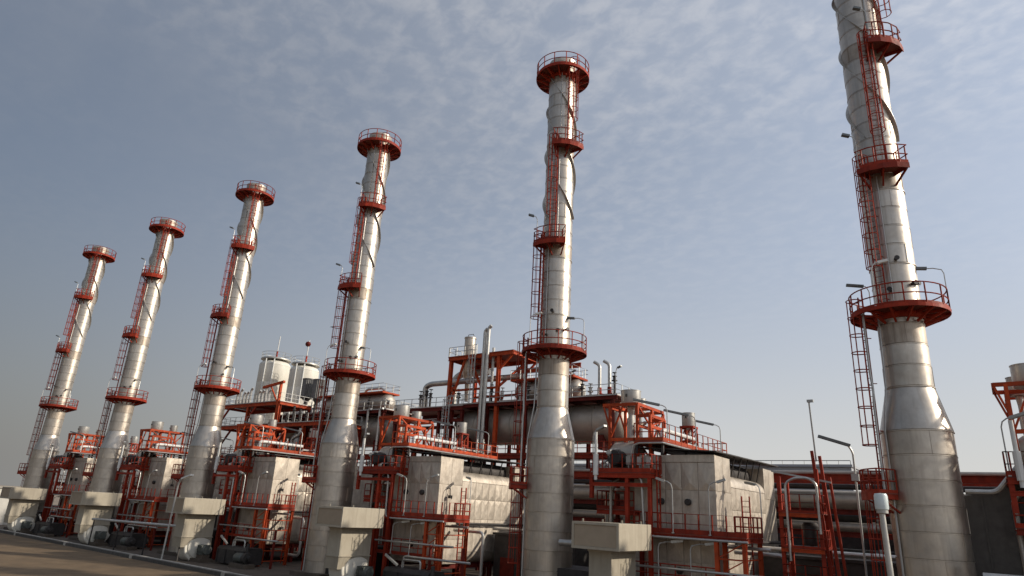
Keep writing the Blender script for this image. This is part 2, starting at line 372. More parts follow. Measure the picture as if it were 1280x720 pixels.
# ------------------------------------------------------------------ exhaust stack
def make_stack():
    t = thing('exhaust_stack', (0, 0, 0))
    RL, RU = 1.6, 1.1; n = 44
    def band(r0, r1, h, big=False):
        lip = 0.045 if big else 0.018
        pr = [(r0-0.06, 0), (r0-0.06, 0.03), (r0, 0.032), (r0+(r1-r0)*0.5, h*0.5), (r1, h-0.055), (r1+lip, h-0.05), (r1+lip, h-0.006), (r1-0.06, h)]
        bm_ = MB().lathe(pr, n)
        for a in (0, R(180)):          # upright lap joints of the rolled sheet
            c, q = math.cos(a), math.sin(a); bm_.bar((r0*c, r0*q, 0.035), (r1*c, r1*q, h-0.06), 0.045, 0.05)
        me = bm_.mesh('shell_band', True, 30); me.materials.append(M['clad']); return me
    lo, lob, cone = band(RL, RL, 1.178), band(RL, RL, 1.178, True), band(RL, RU, 2.23, True)
    um, upb = band(RU, RU, 1.1), band(RU, RU, 1.1, True)
    ums = um.copy(); ums.materials.clear(); ums.materials.append(M['clad_stained'])
    for k in range(9): piece('shell_band', lob if k == 8 else lo, t, (0, 0, k*1.178), R(37*k))
    piece('shell_band', cone, t, (0, 0, 10.602))
    z = 12.832; k = 0
    while z < 41.2:
        piece('shell_band', ums if k in (2, 10, 18, 24, 25) else upb if k in (3, 5, 9) else um, t, (0, 0, z), R(53*k)); z += 1.1; k += 1
    MB().lathe([(1.02, 41.0), (1.14, 41.4), (1.16, 41.56), (1.02, 41.56), (1.0, 40.6)], n).build('rim', 'clad', t)
    MB().lathe([(0.98, 41.3), (0.0, 41.3)], 24).build('flue_mouth', 'dark', t)
    MB().box(-1.9, 1.9, -1.9, 1.9, 0, 0.3).build('plinth', 'yard', t, False)
    def full_platform(z, ro, gaps, a_l):
        d = MB()
        spans = [(gaps[1], gaps[0]+360)]
        sector(d, 1.14, ro, gaps[1], gaps[0]+360, z-0.06, z, 40); sector(d, 1.14, 1.3, gaps[0], gaps[1], z-0.06, z, 4); sector(d, ro-0.28, ro, gaps[0], gaps[1], z-0.06, z, 4)
        p = d.build('platform', 'grating', t, False)
        e = MB(); sector(e, ro, ro+0.05, 0, 360, z-0.17, z+0.02, 40); sector(e, 1.12, 1.2, 0, 360, z-0.4, z-0.07, 30)
        for k in range(14):
            a = R(360*k/14+9); c, s = math.cos(a), math.sin(a)
            for q0, q1 in (((1.15, z-0.62), (ro-0.05, z-0.14)), ((1.15, z-0.13), (ro-0.02, z-0.13))):
                e.bar((q0[0]*c, q0[0]*s, q0[1]), (q1[0]*c, q1[0]*s, q1[1]), 0.08, 0.12)
        e.build('bracket_ring', 'red', p)
        rail(arc(0, 0, ro, 0, 360, z, 40), 1.12, 2*math.pi*ro/14).build('railing', 'red', p)
        return p
    def side_platform(z, ac, half, ro):
        d = MB(); sector(d, 1.14, ro, ac-half, ac+half, z-0.06, z, 4)
        p = d.build('platform', 'grating', t, False)
        e = MB(); sector(e, ro, ro+0.04, ac-half, ac+half, z-0.30, z+0.02, 4)
        for s in (-1, 0, 1):
            a = R(ac+s*half*0.96); c, q = math.cos(a), math.sin(a)
            e.bar((1.1*c, 1.1*q, z-0.14), ((ro+0.03)*c, (ro+0.03)*q, z-0.14), 0.06, 0.26); e.bar((1.1*c, 1.1*q, z-0.85), ((ro-0.1)*c, (ro-0.1)*q, z-0.24), 0.08, 0.10)
        e.build('bracket_ring', 'red', p)
        path = [(1.25*math.cos(R(ac-half)), 1.25*math.sin(R(ac-half)), z)]+arc(0, 0, ro, ac-half, ac+half, z, 4)+[(1.25*math.cos(R(ac+half)), 1.25*math.sin(R(ac+half)), z)]
        rail(path, 1.12, 0.62, toe=0.2).build('railing', 'red', p)
        return p
    full_platform(16.8, 2.3, (-165, -132), 0); full_platform(40.2, 2.16, (-42, -8), 0)
    side_platform(24.85, -78, 36, 2.15); side_platform(33.1, -38, 36, 2.15)
    # low landing outside the wide lower shell
    a = R(-148); lx, ly = math.cos(a), math.sin(a)
    d = MB(); sector(d, 1.62, 2.75, -168, -128, 7.54, 7.6, 4); p = d.build('platform', 'grating', t, False)
    e = MB(); sector(e, 2.75, 2.79, -168, -128, 7.25, 7.64, 4)
    for q in (-166, -148, -130):
        c, s = math.cos(R(q)), math.sin(R(q)); e.bar((1.6*c, 1.6*s, 7.42), (2.75*c, 2.75*s, 7.42), 0.06, 0.24); e.bar((1.6*c, 1.6*s, 6.7), (2.6*c, 2.6*s, 7.35), 0.08)
    e.build('bracket_ring', 'red', p)
    rail([(1.65*math.cos(R(-168)), 1.65*math.sin(R(-168)), 7.6)]+arc(0, 0, 2.75, -168, -128, 7.6, 4)+[(1.65*math.cos(R(-128)), 1.65*math.sin(R(-128)), 7.6)], 1.1, 0.6).build('railing', 'red', p)
    pol = lambda r, az: (r*math.cos(R(az)), r*math.sin(R(az)))
    x, y = pol(1.92, -148); ladder(t, x, y, -148, 7.6, 16.8)
    x, y = pol(1.34, -114); ladder(t, x, y, -114, 16.8, 24.85)
    x, y = pol(1.34, -76); ladder(t, x, y, -76, 24.85, 33.1)
    x, y = pol(1.34, -25); ladder(t, x, y, -25, 33.1, 40.2)
    # ladder from the ground to the landing
    x, y = pol(1.95, -160); ladder(t, x, y, -160, 0.3, 7.6)
    for k in range(3):          # helical wind strakes
        s = MB(); z0, z1 = 27.2, 39.9; pts = []; st = 60
        for i in range(st+1):
            z = z0+(z1-z0)*i/st; an = R(14+120*k)-2*math.pi*(z-z0)/12.4; c, q = math.cos(an), math.sin(an)
            pts.append([((1.09)*c, 1.09*q, z), (1.28*c, 1.28*q, z), (1.28*c, 1.28*q, z+0.04), (1.09*c, 1.09*q, z+0.04)])
        for i in range(st):
            A_, B_ = pts[i], pts[i+1]
            s.add(A_+B_, [(0,1,5,4),(1,2,6,5),(2,3,7,6),(3,0,4,7)])
        s.build('strake', 'galv', t, False)
    for az, arm, hl, mt in ((5, (-0.9, -0.15), 1.0, 'pole_grey'), (-112, (0.35, 0.15), 0.5, 'white'), (130, (-0.3, -0.1), 0.9, 'pole_grey')):
        x, y = pol(2.28, az); lamp(t, (x, y, 16.8), 2.4, arm, hl, mt, 'lamp_grey' if mt == 'pole_grey' else 'white', r=0.028)
    for az, z, dx in ((-108, 24.85, -0.3), (-72, 33.1, -0.3)):
        x, y = pol(2.1, az); lamp(t, (x, y, z), 2.1, (dx, -0.15), 0.4, 'pole_grey', 'lamp_grey', r=0.025)
    c = MB()
    x, y = pol(1.66, -138); c.tube([(x, y, 0.3), (x, y, 10.6), (*pol(1.3, -138), 12.9), (*pol(1.2, -138), 16.7)], 0.05, 6)
    x, y = pol(2.05, -139); c.tube(smooth_path([(x, y, 7.7), (x, y, 12.0), (x+0.06, y-0.03, 12.6), (x, y, 13.4), (x, y, 16.7)], 0.3), 0.06, 6)
    x, y = pol(1.18, -92); c.tube([(x, y, 16.9), (x, y, 24.6)], 0.04, 6)
    x, y = pol(1.18, -60); c.tube([(x, y, 25), (x, y, 40)], 0.04, 6)
    c.build('conduit', 'pole_grey', t)
    for az, z in ((-45, 18.2), (-95, 17.9), (-20, 18.3), (-70, 19.6)):
        x, y = pol(1.08, az); x2, y2 = pol(1.36, az); MB().tube([(x, y, z), (x2, y2, z)], 0.09, 10).tube([(x2, y2, z), (*pol(1.40, az), z)], 0.13, 10).build('sample_nozzle', 'dark_steel', t)
    return t
stack0 = make_stack()

# ------------------------------------------------------------------ air intake: box on a duct
def make_intake():
    t = thing('air_intake', (0, 0, 0))
    b = MB().box(5.1, 8.0, -5.5, -1.5, 4.1, 5.5)
    hs = b.build('intake_hood', 'beige', t, False); bevel(hs, 0.03)
    f = MB()
    for a in ((5.1, 8.0, -5.6, -5.5, 5.36, 5.5), (5.1, 8.0, -5.6, -5.5, 4.1, 4.24), (5.1, 5.24, -5.6, -5.5, 4.24, 5.36), (7.86, 8.0, -5.6, -5.5, 4.24, 5.36)): f.box(*a)
    f.build('front_frame', 'beige', hs, False)
    MB().box(5.25, 7.85, -5.54, -5.505, 4.25, 5.35).build('front_panel', 'beige_shaded', hs, False)
    lug = MB().bar((0, 0, 0), (0, 0, 0.16), 0.10, 0.03).mesh('lifting_lug', False); lug.materials.append(M['beige'])
    for x in (5.3, 7.8):
        for y in (-4.6, -2.4): piece('lifting_lug', lug, hs, (x, y, 5.5))
    d = MB().box(5.7, 7.1, -4.7, -1.7, 2.1, 4.1).build('down_duct', 'beige', t, False)
    bevel(d, 0.025)
    MB().box(7.1, 7.13, -3.6, -2.8, 2.5, 3.4).build('access_hatch', 'beige', d, False)
    fl = MB()
    for z in (2.06, 3.98): fl.box(5.64, 7.16, -4.76, -1.64, z, z+0.07)
    fl.build('duct_flange', 'beige', d, False)
    MB().add([(5.7,-4.7,2.06),(7.1,-4.7,2.06),(7.1,-1.7,2.06),(5.7,-1.7,2.06),(5.35,-4.5,1.2),(6.85,-4.5,1.2),(6.85,-1.5,1.2),(5.35,-1.5,1.2)],
             [(0,1,2,3),(4,7,6,5),(0,4,5,1),(1,5,6,2),(2,6,7,3),(3,7,4,0)]).build('transition', 'beige', t, False)
    return t
intake0 = make_intake()
def make_fan():
    t = thing('draught_fan', (0, 0, 0))
    # scroll casing: spiral outline extruded along X
    pts = []
    for k in range(36):
        a = 2*math.pi*k/36; r = 1.2+0.3*(k/36); pts.append((-2.75+r*math.cos(a), 1.3+r*math.sin(a)))
    sc = MB().prism_x(pts, 5.4, 6.9).build('scroll_casing', 'white_tank', t); bevel(sc, 0.08)
    MB().lathe([(1.12, 6.9), (1.05, 7.02), (0.7, 7.1), (0.3, 7.12), (0.0, 7.12)], 30, axis='x', org=(0, -2.75, 1.3)).build('end_cover', 'white_tank', t)
    MB().lathe([(0.0, 7.35), (0.38, 7.35), (0.42, 7.4), (0.42, 8.4), (0.38, 8.46), (0.0, 8.46)], 20, axis='x', org=(0, -2.75, 1.05)).build('motor', 'motor', t)
    for k in range(5): MB().box(7.5+0.17*k, 7.54+0.17*k, -3.2, -2.3, 0.63, 1.45).build('cooling_fin', 'motor', t, False)
    MB().lathe([(0.10, 7.05), (0.10, 7.4)], 12, axis='x', org=(0, -2.75, 1.1)).build('shaft', 'dark_steel', t)
    b = MB().box(5.2, 8.6, -3.4, -2.1, 0, 0.3); b.box(7.4, 8.4, -3.1, -2.4, 0.3, 0.66); b.build('base', 'yard', t, False)
    return t
fan0 = make_fan()

# ------------------------------------------------------------------ boiler casing with separate cladding panels
def pillow(w, h, d=0.05, t=0.06, diag=0.5):
    """one cladding sheet in the x-z plane facing -y, its middle creased outwards"""
    g = 0.012
    return MB().add([(g,0,g),(w-g,0,g),(w-g,0,h-g),(g,0,h-g),(w*0.5,-d,h*diag),(g,t,g),(w-g,t,g),(w-g,t,h-g),(g,t,h-g)],
                    [(0,1,4),(1,2,4),(2,3,4),(3,0,4),(0,5,6,1),(1,6,7,2),(2,7,8,3),(3,8,5,0)])
def make_boiler():
    t = thing('boiler', (0, 0, 0))
    X0, X1, Y0, Y1, Z0, Z1 = 5.65, 10.95, 1.2, 14.0, 1.7, 9.7
    # inner core
    k = MB().box(X0+0.05, X1-0.06, Y0+0.07, 4.0, Z0, Z1-0.02); k.box(X0+0.05, X1-0.06, 11.3, Y1, Z0, Z1-0.02)
    k.prism_y([(X0+0.05, Z0+0.3), (X0+0.4, Z0), (X1-0.8, Z0), (X1-0.25, Z0+0.22), (X1-0.07, Z0+0.8), (X1-0.07, 7.95), (X1-0.28, 8.5), (X1-0.85, 8.72), (X0+0.05, 8.72)], 4.0, 11.3)
    k.build('casing', 'panel', t, False)
    # front sheets
    cols = [0, 1.06, 2.12, 3.18, 4.24, 5.3]; rows = [1.7, 3.5, 5.3, 7.6, 9.25]
    for i in range(5):
        for j in range(4):
            me = pillow(cols[i+1]-cols[i], rows[j+1]-rows[j], 0.04 if j < 3 else 0.09, 0.07, 0.5 if j < 3 else 0.28).mesh('casing_sheet', False); me.materials.append(M['panel'])
            piece('casing_sheet', me, t, (X0+cols[i], Y0, rows[j]))
    MB().box(X0, X1+0.02, Y0-0.06, Y0+0.05, 9.27, 9.7).build('top_trim', 'panel', t, False)
    # side sheets (facing +X): rotate the x-z panel by 90 degrees about z
    def side(y, z, w, h, d, dg=0.5):
        me = pillow(w, h, d, 0.07, dg).mesh('casing_sheet', False); me.materials.append(M['panel'])
        piece('casing_sheet', me, t, (X1, y, z), R(90))
    for (ya, yb) in ((Y0, 2.6), (2.6, 4.0)):
        for (za, zb) in ((1.7, 3.5), (3.5, 5.3), (5.3, 7.6), (7.6, 9.7)): side(ya, za, yb-ya, zb-za, 0.035)
    for (ya, yb) in ((11.3, 12.65), (12.65, 14.0)):
        for (za, zb) in ((1.7, 5.3), (5.3, 7.6), (7.6, 9.7)): side(ya, za, yb-ya, zb-za, 0.03)
    w = 7.3/8
    sheets = {}
    for i in range(8):
        for (za, zb, dd, dg) in ((2.55, 5.05, 0.05, 0.6), (5.05, 6.6, 0.06, 0.75), (6.6, 7.95, 0.06, 0.3)):
            key = (za, zb)
            if key not in sheets:
                me = pillow(w, zb-za, dd, 0.07, dg).mesh('casing_sheet', False); me.materials.append(M['panel']); sheets[key] = me
            piece('casing_sheet', sheets[key], t, (X1, 4.0+w*i, za), R(90))
        for nm, prof in (('up', [(0, 7.97), (-0.06, 8.3), (-0.26, 8.56), (-0.55, 8.71), (-0.9, 8.76)]), ('dn', [(-0.85, 1.66), (-0.5, 1.72), (-0.2, 1.95), (-0.05, 2.25), (0, 2.53)])):
            if nm not in sheets:
                b = MB(); o = []
                for (dx, z) in prof: o += [(dx, 0.012, z), (dx, w-0.012, z)]
                b.add(o, [(2*q, 2*q+1, 2*q+3, 2*q+2) for q in range(4)]); me = b.mesh('casing_sheet', True, 50); me.materials.append(M['panel']); sheets[nm] = me
            piece('casing_sheet', sheets[nm], t, (X1+0.01, 4.0+w*i, 0))
    # roof canopy over the drum recess
    c = MB().add([(6.1,0.75,10.12),(11.25,0.75,9.84),(11.25,14.3,10.05),(6.1,14.3,10.3),(6.1,0.75,10.18),(11.25,0.75,9.90),(11.25,14.3,10.11),(6.1,14.3,10.36)],
                 [(0,3,2,1),(4,5,6,7),(0,1,5,4),(1,2,6,5),(2,3,7,6),(3,0,4,7)]).build('canopy', 'dark_steel', t, False)
    for y in (5.2, 6.6, 8.0, 9.4, 10.8): MB().bar((10.6, y, 8.7), (10.9, y, 9.98), 0.07).build('canopy_prop', 'dark_steel', t, False)
    MB().lathe([(0, 4.1), (0.75, 4.1), (0.75, 11.2), (0, 11.2)], 24, axis='y', org=(9.3, 0, 9.0)).build('steam_drum', 'dark_steel', t)
    b = MB()
    for y in (1.7, 5.0, 9.0, 13.2):
        for x in (6.6, 10.4): b.box(x-0.15, x+0.15, y-0.15, y+0.15, 0, 1.7)
    for x in (6.6, 10.4): b.ibeam((x, 1.3, 1.5), (x, 14, 1.5), 0.36, 0.25)
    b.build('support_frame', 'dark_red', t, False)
    # sight ports and valves on the front sheet
    for x, z in ((9.3, 6.9), (7.6, 6.9), (9.9, 3.6), (8.6, 3.0)):
        MB().lathe([(0.0, 0.95), (0.16, 0.95), (0.2, 1.0), (0.2, 1.16)], 16, axis='y', org=(x, 0, z)).build('inspection_port', 'dark_steel', t)
    for y, z in ((2.2, 6.9), (2.9, 3.4)):
        b = MB().tube([(10.95, y, z+0.4), (11.2, y, z+0.4), (11.25, y, z-0.1), (11.25, y+0.2, z-0.4)], 0.04, 6); b.box(11.15, 11.4, y-0.12, y+0.12, z-0.35, z-0.12); b.build('drain_valve', 'dark_steel', t)
    return t
boiler0 = make_boiler()

# ------------------------------------------------------------------ red front walkway with legs, ladder and lamps
def make_walkway():
    t = thing('front_walkway', (0, 0, 0))
    z = 5.1; x0, x1, y0, y1 = 6.1, 13.1, -0.35, 1.05
    d = MB().box(x0, x1, y0, y1, z-0.05, z); d.box(11.45, x1, y1, 2.6, z-0.05, z)
    p = d.build('deck', 'grating', t, False)
    b = MB()
    for y in (y0, y1): b.ibeam((x0, y, z-0.17), (x1, y, z-0.17), 0.24, 0.14)
    for x in (x0, 8.4, 10.8, x1): b.ibeam((x, y0, z-0.18), (x, y1, z-0.18), 0.2, 0.12)
    b.ibeam((x1, y1, z-0.17), (x1, 2.6, z-0.17), 0.24, 0.14); b.ibeam((11.45, 2.6, z-0.17), (x1, 2.6, z-0.17), 0.24, 0.14)
    b.build('edge_beam', 'red', p, False)
    rail([(x0, y1-0.1, z), (x0, y0, z), (x1, y0, z), (x1, 2.6, z), (11.5, 2.6, z)], 1.1, 0.8, r=0.045, toe=0.26).build('railing', 'red', p)
    legs = [(6.2, y0), (6.2, y1), (11.4, y0), (12.95, y0), (11.4, 1.0), (12.95, 2.5)]
    for (x, y) in legs: MB().ibeam((x, y, 0), (x, y, z-0.3), 0.24, 0.22, 0.03).build('leg', 'sunlit_red' if x > 11 else 'red', t, False)  # outer legs carry the sunlit tone of the red paint
    b = MB()
    for k in range(5):
        za = 0.4+k*0.88
        b.bar((11.4, y0, za), (12.95, y0, za), 0.08); b.bar((11.4, y0, za), (12.95, y0, za+0.88), 0.06)
        b.bar((12.95, y0, za), (12.95, 2.5, za), 0.07)
    b.build('bracing', 'sunlit_red', t, False)
    # intermediate deck low on the front
    zz = 2.3
    q = MB().box(6.2, 11.3, -0.3, 1.0, zz-0.05, zz).build('lower_deck', 'grating', t, False)
    rail([(6.2, -0.3, zz), (11.3, -0.3, zz)], 1.1, 0.9, toe=0.2).build('railing', 'red', q)
    ladder(t, 12.2, 2.75, 90, 0.1, z, 9, 'red', 2.3)
    for x, arm in ((8.85, (-0.55, -0.1)), (11.0, (0.6, 0.1))): lamp(t, (x, y0-0.06, z), 2.9, arm, 0.5, 'pole_grey', 'pole_grey', 0.16)
    for x, arm in ((7.9, (0.9, 0.25)), (10.0, (1.0, 0.25))): lamp(t, (x, y0-0.1, 2.3), 2.3, arm, 0.7, 'pole_grey', 'pole_grey', 0.1)
    lamp(t, (13.0, 2.7, z), 3.0, (-0.45, 0.3), 0.8)
    g = MB()
    g.tube(smooth_path([(5.6, -0.45, 8.35), (6.6, -0.45, 8.35), (6.95, -0.5, 8.1), (7.1, -0.5, 5.0), (7.6, -0.52, 4.86), (13.2, -0.52, 4.86)], 0.25), 0.07, 8)
    g.build('handrail_pipe', 'pipe_lag', t)
    return t
walk0 = make_walkway()

# ------------------------------------------------------------------ burner platform with windbox, and the silencer frame above
def make_burner_platform():
    t = thing('burner_platform', (0, 0, 0))
    z = 8.5; x0, x1, y0, y1 = 3.4, 6.1, -0.6, 3.2
    d = MB().box(x0, x1, y0, y1, z-0.05, z).box(x1+0.003, 7.6, y0, 1.0, z-0.05, z).build('deck', 'grating', t, False)
    b = MB(); b.ibeam((x1, y0, z-0.2), (7.6, y0, z-0.2), 0.28, 0.16); b.ibeam((7.6, y0, z-0.21), (7.6, 1.0, z-0.21), 0.24, 0.14); b.ibeam((x0, y0, z-0.75), (7.6, y0, z-0.75), 0.22, 0.14)
    for y in (y0, y1): b.ibeam((x0, y, z-0.2), (x1, y, z-0.2), 0.28, 0.16)
    for x in (x0, x1): b.ibeam((x, y0, z-0.21), (x, y1, z-0.21), 0.24, 0.14)
    b.build('edge_beam', 'red', d, False)
    rail([(7.6, 1.0, z), (7.6, y0, z), (x0, y0, z), (x0, y1, z)], 1.1, 0.7, toe=0.25).build('railing', 'red', d)
    for (x, y) in ((3.5, 3.1), (6.0, -0.5), (5.4, 3.1), (3.5, -0.5), (7.5, -0.5)):
        MB().ibeam((x, y, 0 if y > 0 or x > 5 else 6.9), (x, y, z-0.3), 0.24, 0.22).build('leg', 'red', t, False)
    MB().lathe([(0, 5.9), (0.9, 5.9), (0.95, 5.8), (0.95, 4.3), (0.8, 4.1), (0, 4.1)][::-1], 28, axis='x', org=(0, 1.5, 9.6)).build('burner_drum', 'drum', t)
    MB().lathe([(0.0, -0.6), (0.45, -0.6), (0.5, -0.5), (0.5, 0.9)], 24, axis='y', org=(5.0, 0.2, 9.4)).build('burner_throat', 'dark_steel', t)
    for x, zz in ((4.3, 9.2), (4.6, 9.9), (5.7, 9.0)):
        MB().tube(smooth_path([(x, -0.3, 8.5), (x, -0.35, zz), (x+0.3, 0.5, zz+0.1)], 0.2), 0.07, 8).lathe([(0.0, -0.08), (0.17, -0.08), (0.17, 0.08), (0.0, 0.08)], 12, axis='y', org=(x, -0.42, zz-0.2)).build('valve', 'galv', t)
    b = MB().tube([(3.9, -0.75, 8.0), (3.9, -0.75, 11.0)], 0.10, 10).tube([(3.9, -0.75, 8.3), (3.9, -0.75, 9.6)], 0.17, 10); b.build('level_gauge', 'white', t)
    lamp(t, (3.6, -0.55, z), 2.6, (0.5, -0.25), 0.9, 'pole_grey', 'pole_grey', 0.2)
    # lower landing under the burners, with pipes rising past it
    zl = 6.3
    d2 = MB().box(3.4, 6.0, 0.4, 3.2, zl-0.05, zl).build('deck', 'grating', t, False)
    b = MB()
    for y in (0.4, 3.2): b.ibeam((3.4, y, zl-0.2), (6.0, y, zl-0.2), 0.26, 0.15)
    for x in (3.4, 6.0): b.ibeam((x, 0.4, zl-0.21), (x, 3.2, zl-0.21), 0.22, 0.13)
    b.build('edge_beam', 'red', d2, False)
    rail([(6.0, 0.4, zl), (3.4, 0.4, zl), (3.4, 3.2, zl)], 1.1, 0.65, toe=0.2).build('railing', 'red', d2)
    for x, y, z1, rr in ((4.5, 0.2, 7.9, 0.09), (5.6, 0.0, 8.1, 0.06), (5.2, 2.6, 11.8, 0.14)):
        MB().tube(smooth_path([(x, y, 2.7), (x, y, z1), (x+0.25, y+0.6, z1+0.25)], 0.25), rr, 8).build('riser', 'drum', t)
    for x, y, zz in ((6.5, 0.2, 8.5), (7.1, 0.1, 8.5), (4.2, 2.4, 8.5), (5.9, -0.1, 8.5)):
        MB().box(x-0.14, x+0.14, y-0.1, y+0.1, zz+0.5, zz+1.0).bar((x, y, zz), (x, y, zz+0.5), 0.06).build('control_box', 'galv', t, False)
    ladder(t, 7.75, 0.2, 0, 5.1, 8.5, 9, 'red', 1.0)
    # upright frame that carries the silencers
    zt = 13.0; f = []
    for (x, y, top) in ((4.0, 1.0, zt), (6.0, 1.0, zt), (4.0, 3.3, zt), (6.0, 3.3, zt), (6.9, 1.0, 12.2), (6.9, 3.3, 12.2), (4.0, 5.2, 12.9), (6.0, 5.2, 12.9)):
        MB().bar((x, y, z), (x, y, top), 0.17, 0.17).build('post', 'sunlit_red', t, False)
    bars(t, 'frame_beam', (((4, 1, zt), (6, 1, zt)), ((4, 3.3, zt), (6, 3.3, zt)), ((4, 1, zt), (4, 5.2, zt)), ((6, 1, zt), (6, 5.2, zt)), ((4, 5.2, zt), (6, 5.2, zt)), ((6, 1, 12.2), (6.9, 1, 12.2)), ((6, 3.3, 12.2), (6.9, 3.3, 12.2)), ((6.9, 1, 12.2), (6.9, 3.3, 12.2)),
                   ((4, 1, 10.7), (6.9, 1, 10.7)), ((6.9, 1, 10.7), (6.9, 3.3, 10.7)), ((6, 1, 11.6), (6, 3.3, 11.6)), ((6.9, 1, 11.5), (6.9, 3.3, 11.5)), ((3.5, 1.0, zt), (4, 1, zt)), ((3.5, 3.3, zt), (4, 3.3, zt)), ((3.5, 1.0, zt), (3.5, 3.3, zt))), 0.14, 'sunlit_red', 0.2)
    bars(t, 'brace', (((6, 1, zt), (6, 3.3, 11.6)), ((6.9, 1, 11.5), (6.9, 3.3, 12.2)), ((4, 1, 11.4), (3.5, 1, zt)), ((4, 3.3, 11.4), (3.5, 3.3, zt)), ((4, 1, 10.7), (5.0, 1, zt)), ((6, 1, 10.7), (6, 3.3, 9.4)), ((6, 3.3, 10.7), (6, 5.2, 12.9)), ((6, 3.3, 12.9), (6, 5.2, 10.7))), 0.10, 'sunlit_red')

    return t
burner0 = make_burner_platform()
def make_silencer(r, h, pipe, stand=False):
    t = thing('vent_silencer', (0, 0, 0))
    MB().lathe([(0.0, 0.03), (r*0.97, 0.0), (r, 0.04), (r, h-0.05), (r+0.02, h-0.04), (r+0.02, h), (r-0.06, h), (r-0.06, h-0.12), (0, h-0.14)], 32).build('silencer_body', 'galv', t)
    MB().tube([(0, 0, 0.0), (0, 0, -0.5)], [r*0.42, r*0.30], 14).tube([(0, 0, -0.5), (0, 0, -pipe)], r*0.3, 14).tube([(0, 0, -pipe*0.45), (0, 0, -pipe*0.75)], r*0.42, 14).build('inlet_pipe', 'galv', t)
    MB().box(-0.05, 0.05, -r-0.08, -r+0.02, h*0.55, h*0.72).build('name_plate', 'dark_steel', t, False)
    if stand:
        for s in (-1, 1):
            for q in (-1, 1): MB().bar((s*r*0.85, q*r*0.85, 0), (s*r*1.0, q*r*1.0, -1.9), 0.13).build('leg', 'red', t, False)
        b = MB()
        for zz in (-0.06, -1.1):
            for s in (-1, 1): b.bar((s*r, -r, zz), (s*r, r, zz), 0.1, 0.14); b.bar((-r, s*r, zz), (r, s*r, zz), 0.1, 0.14)
        for s in (-1, 1): b.bar((s*r, -r, -1.1), (s*r, r, -0.06), 0.07); b.bar((-r, s*r, -1.1), (r, s*r, -0.06), 0.07)
        b.build('bracing', 'red', t, False)
    return t
silA0 = make_silencer(0.68, 1.12, 3.0); silB0 = make_silencer(0.44, 1.0, 2.5); silC0 = make_silencer(0.48, 1.0, 1.6, True)

# ------------------------------------------------------------------ deck on the boiler roof with rails, pipe and lamps
def make_roof_deck():
    t = thing('roof_deck', (0, 0, 0))
    x0, x1, y0, y1, z = 6.1, 8.05, 0.3, 12.4, 10.52
    d = MB().box(x0, x1, y0, y1, z-0.06, z).build('deck', 'grating', t, False)
    b = MB()
    for x in (x0, x1): b.ibeam((x, y0, z-0.13), (x, y1, z-0.13), 0.16, 0.14)
    for y in (y0, y1): b.ibeam((x0, y, z-0.13), (x1, y, z-0.13), 0.16, 0.14)
    b.build('edge_beam', 'sunlit_red', d, False)
    rail([(x0, y1, z), (x1, y1, z), (x1, y0, z), (x0, y0, z)], 1.1, 1.0, toe=0.2).build('railing', 'sunlit_red', d)
    for y in (0.5, 4.4, 8.3, 12.2):
        for x in (x0+0.1, x1-0.1): MB().bar((x, y, 9.7), (x, y, z-0.1), 0.14).build('post', 'dark_steel', t, False)
    MB().tube(smooth_path([(7.6, 1.3, 10.5), (7.6, 1.3, 11.25), (7.6, 2.0, 11.3), (7.6, 6.6, 11.3)], 0.3), 0.16, 12).build('insulated_pipe', 'white', t)
    MB().tube(smooth_path([(7.0, 7.0, 10.5), (7.0, 7.0, 11.0), (7.0, 11.5, 11.0), (7.0, 11.5, 10.5)], 0.3), 0.11, 10).build('insulated_pipe', 'pipe_lag', t)
    for x, y, h in ((6.6, 3.0, 0.9), (6.7, 5.2, 1.1), (6.5, 9.8, 0.8), (7.4, 9.9, 1.2), (7.4, 11.0, 1.3)):
        MB().tube([(x, y, z), (x, y, z+h)], 0.08, 8).lathe([(0, 0), (0.18, 0), (0.18, 0.06), (0.09, 0.1), (0.09, 0.34), (0.14, 0.38), (0, 0.42)], 12, org=(x, y, z+h)).build('safety_valve', 'galv', t)
    for y in (1.2, 5.9, 10.9): lamp(t, (x1+0.05, y, z), 2.3, (-0.5, -0.3), 1.7, droop=0.3)
    # the curled kick-pipe along the eave
    MB().tube(smooth_path([(6.0, 0.05, 9.6), (6.15, 0.05, 10.2), (6.5, 0.1, 10.34), (8.15, 0.1, 10.34), (8.2, 12.4, 10.36)], 0.15), 0.06, 6).build('eave_pipe', 'pipe_lag', t)
    return t
deck0 = make_roof_deck()

def make_flue():
    t = thing('flue_duct', (0, 0, 0))
    MB().prism_y([(2.6, 1.2), (5.55, 1.2), (5.55, 7.2), (4.0, 7.2), (2.6, 4.9)], 4.6, 7.6).build('duct_body', 'drum', t, False)
    b = MB()
    for x in (3.8, 5.0): b.bar((x, 4.57, 1.2), (x, 4.57, 6.2 if x < 4.4 else 7.2), 0.05, 0.1)
    for z in (3.0, 5.0): b.bar((3.05, 4.55, z), (5.5, 4.55, z), 0.05, 0.1)
    b.build('stiffener', 'drum', t, False)
    MB().box(0.9, 2.595, 5.0, 7.2, 1.4, 4.2).build('breeching', 'drum', t, False)
    MB().box(4.45, 5.5, 2.5, 4.5, 1.4, 8.0).build('air_duct', 'beige', t, False)
    MB().box(0.4, 5.4, -0.9, 2.4, 0.0, 0.0+2.6).build('fan_housing', 'dark_steel', t, False)
    return t
flue0 = make_flue()
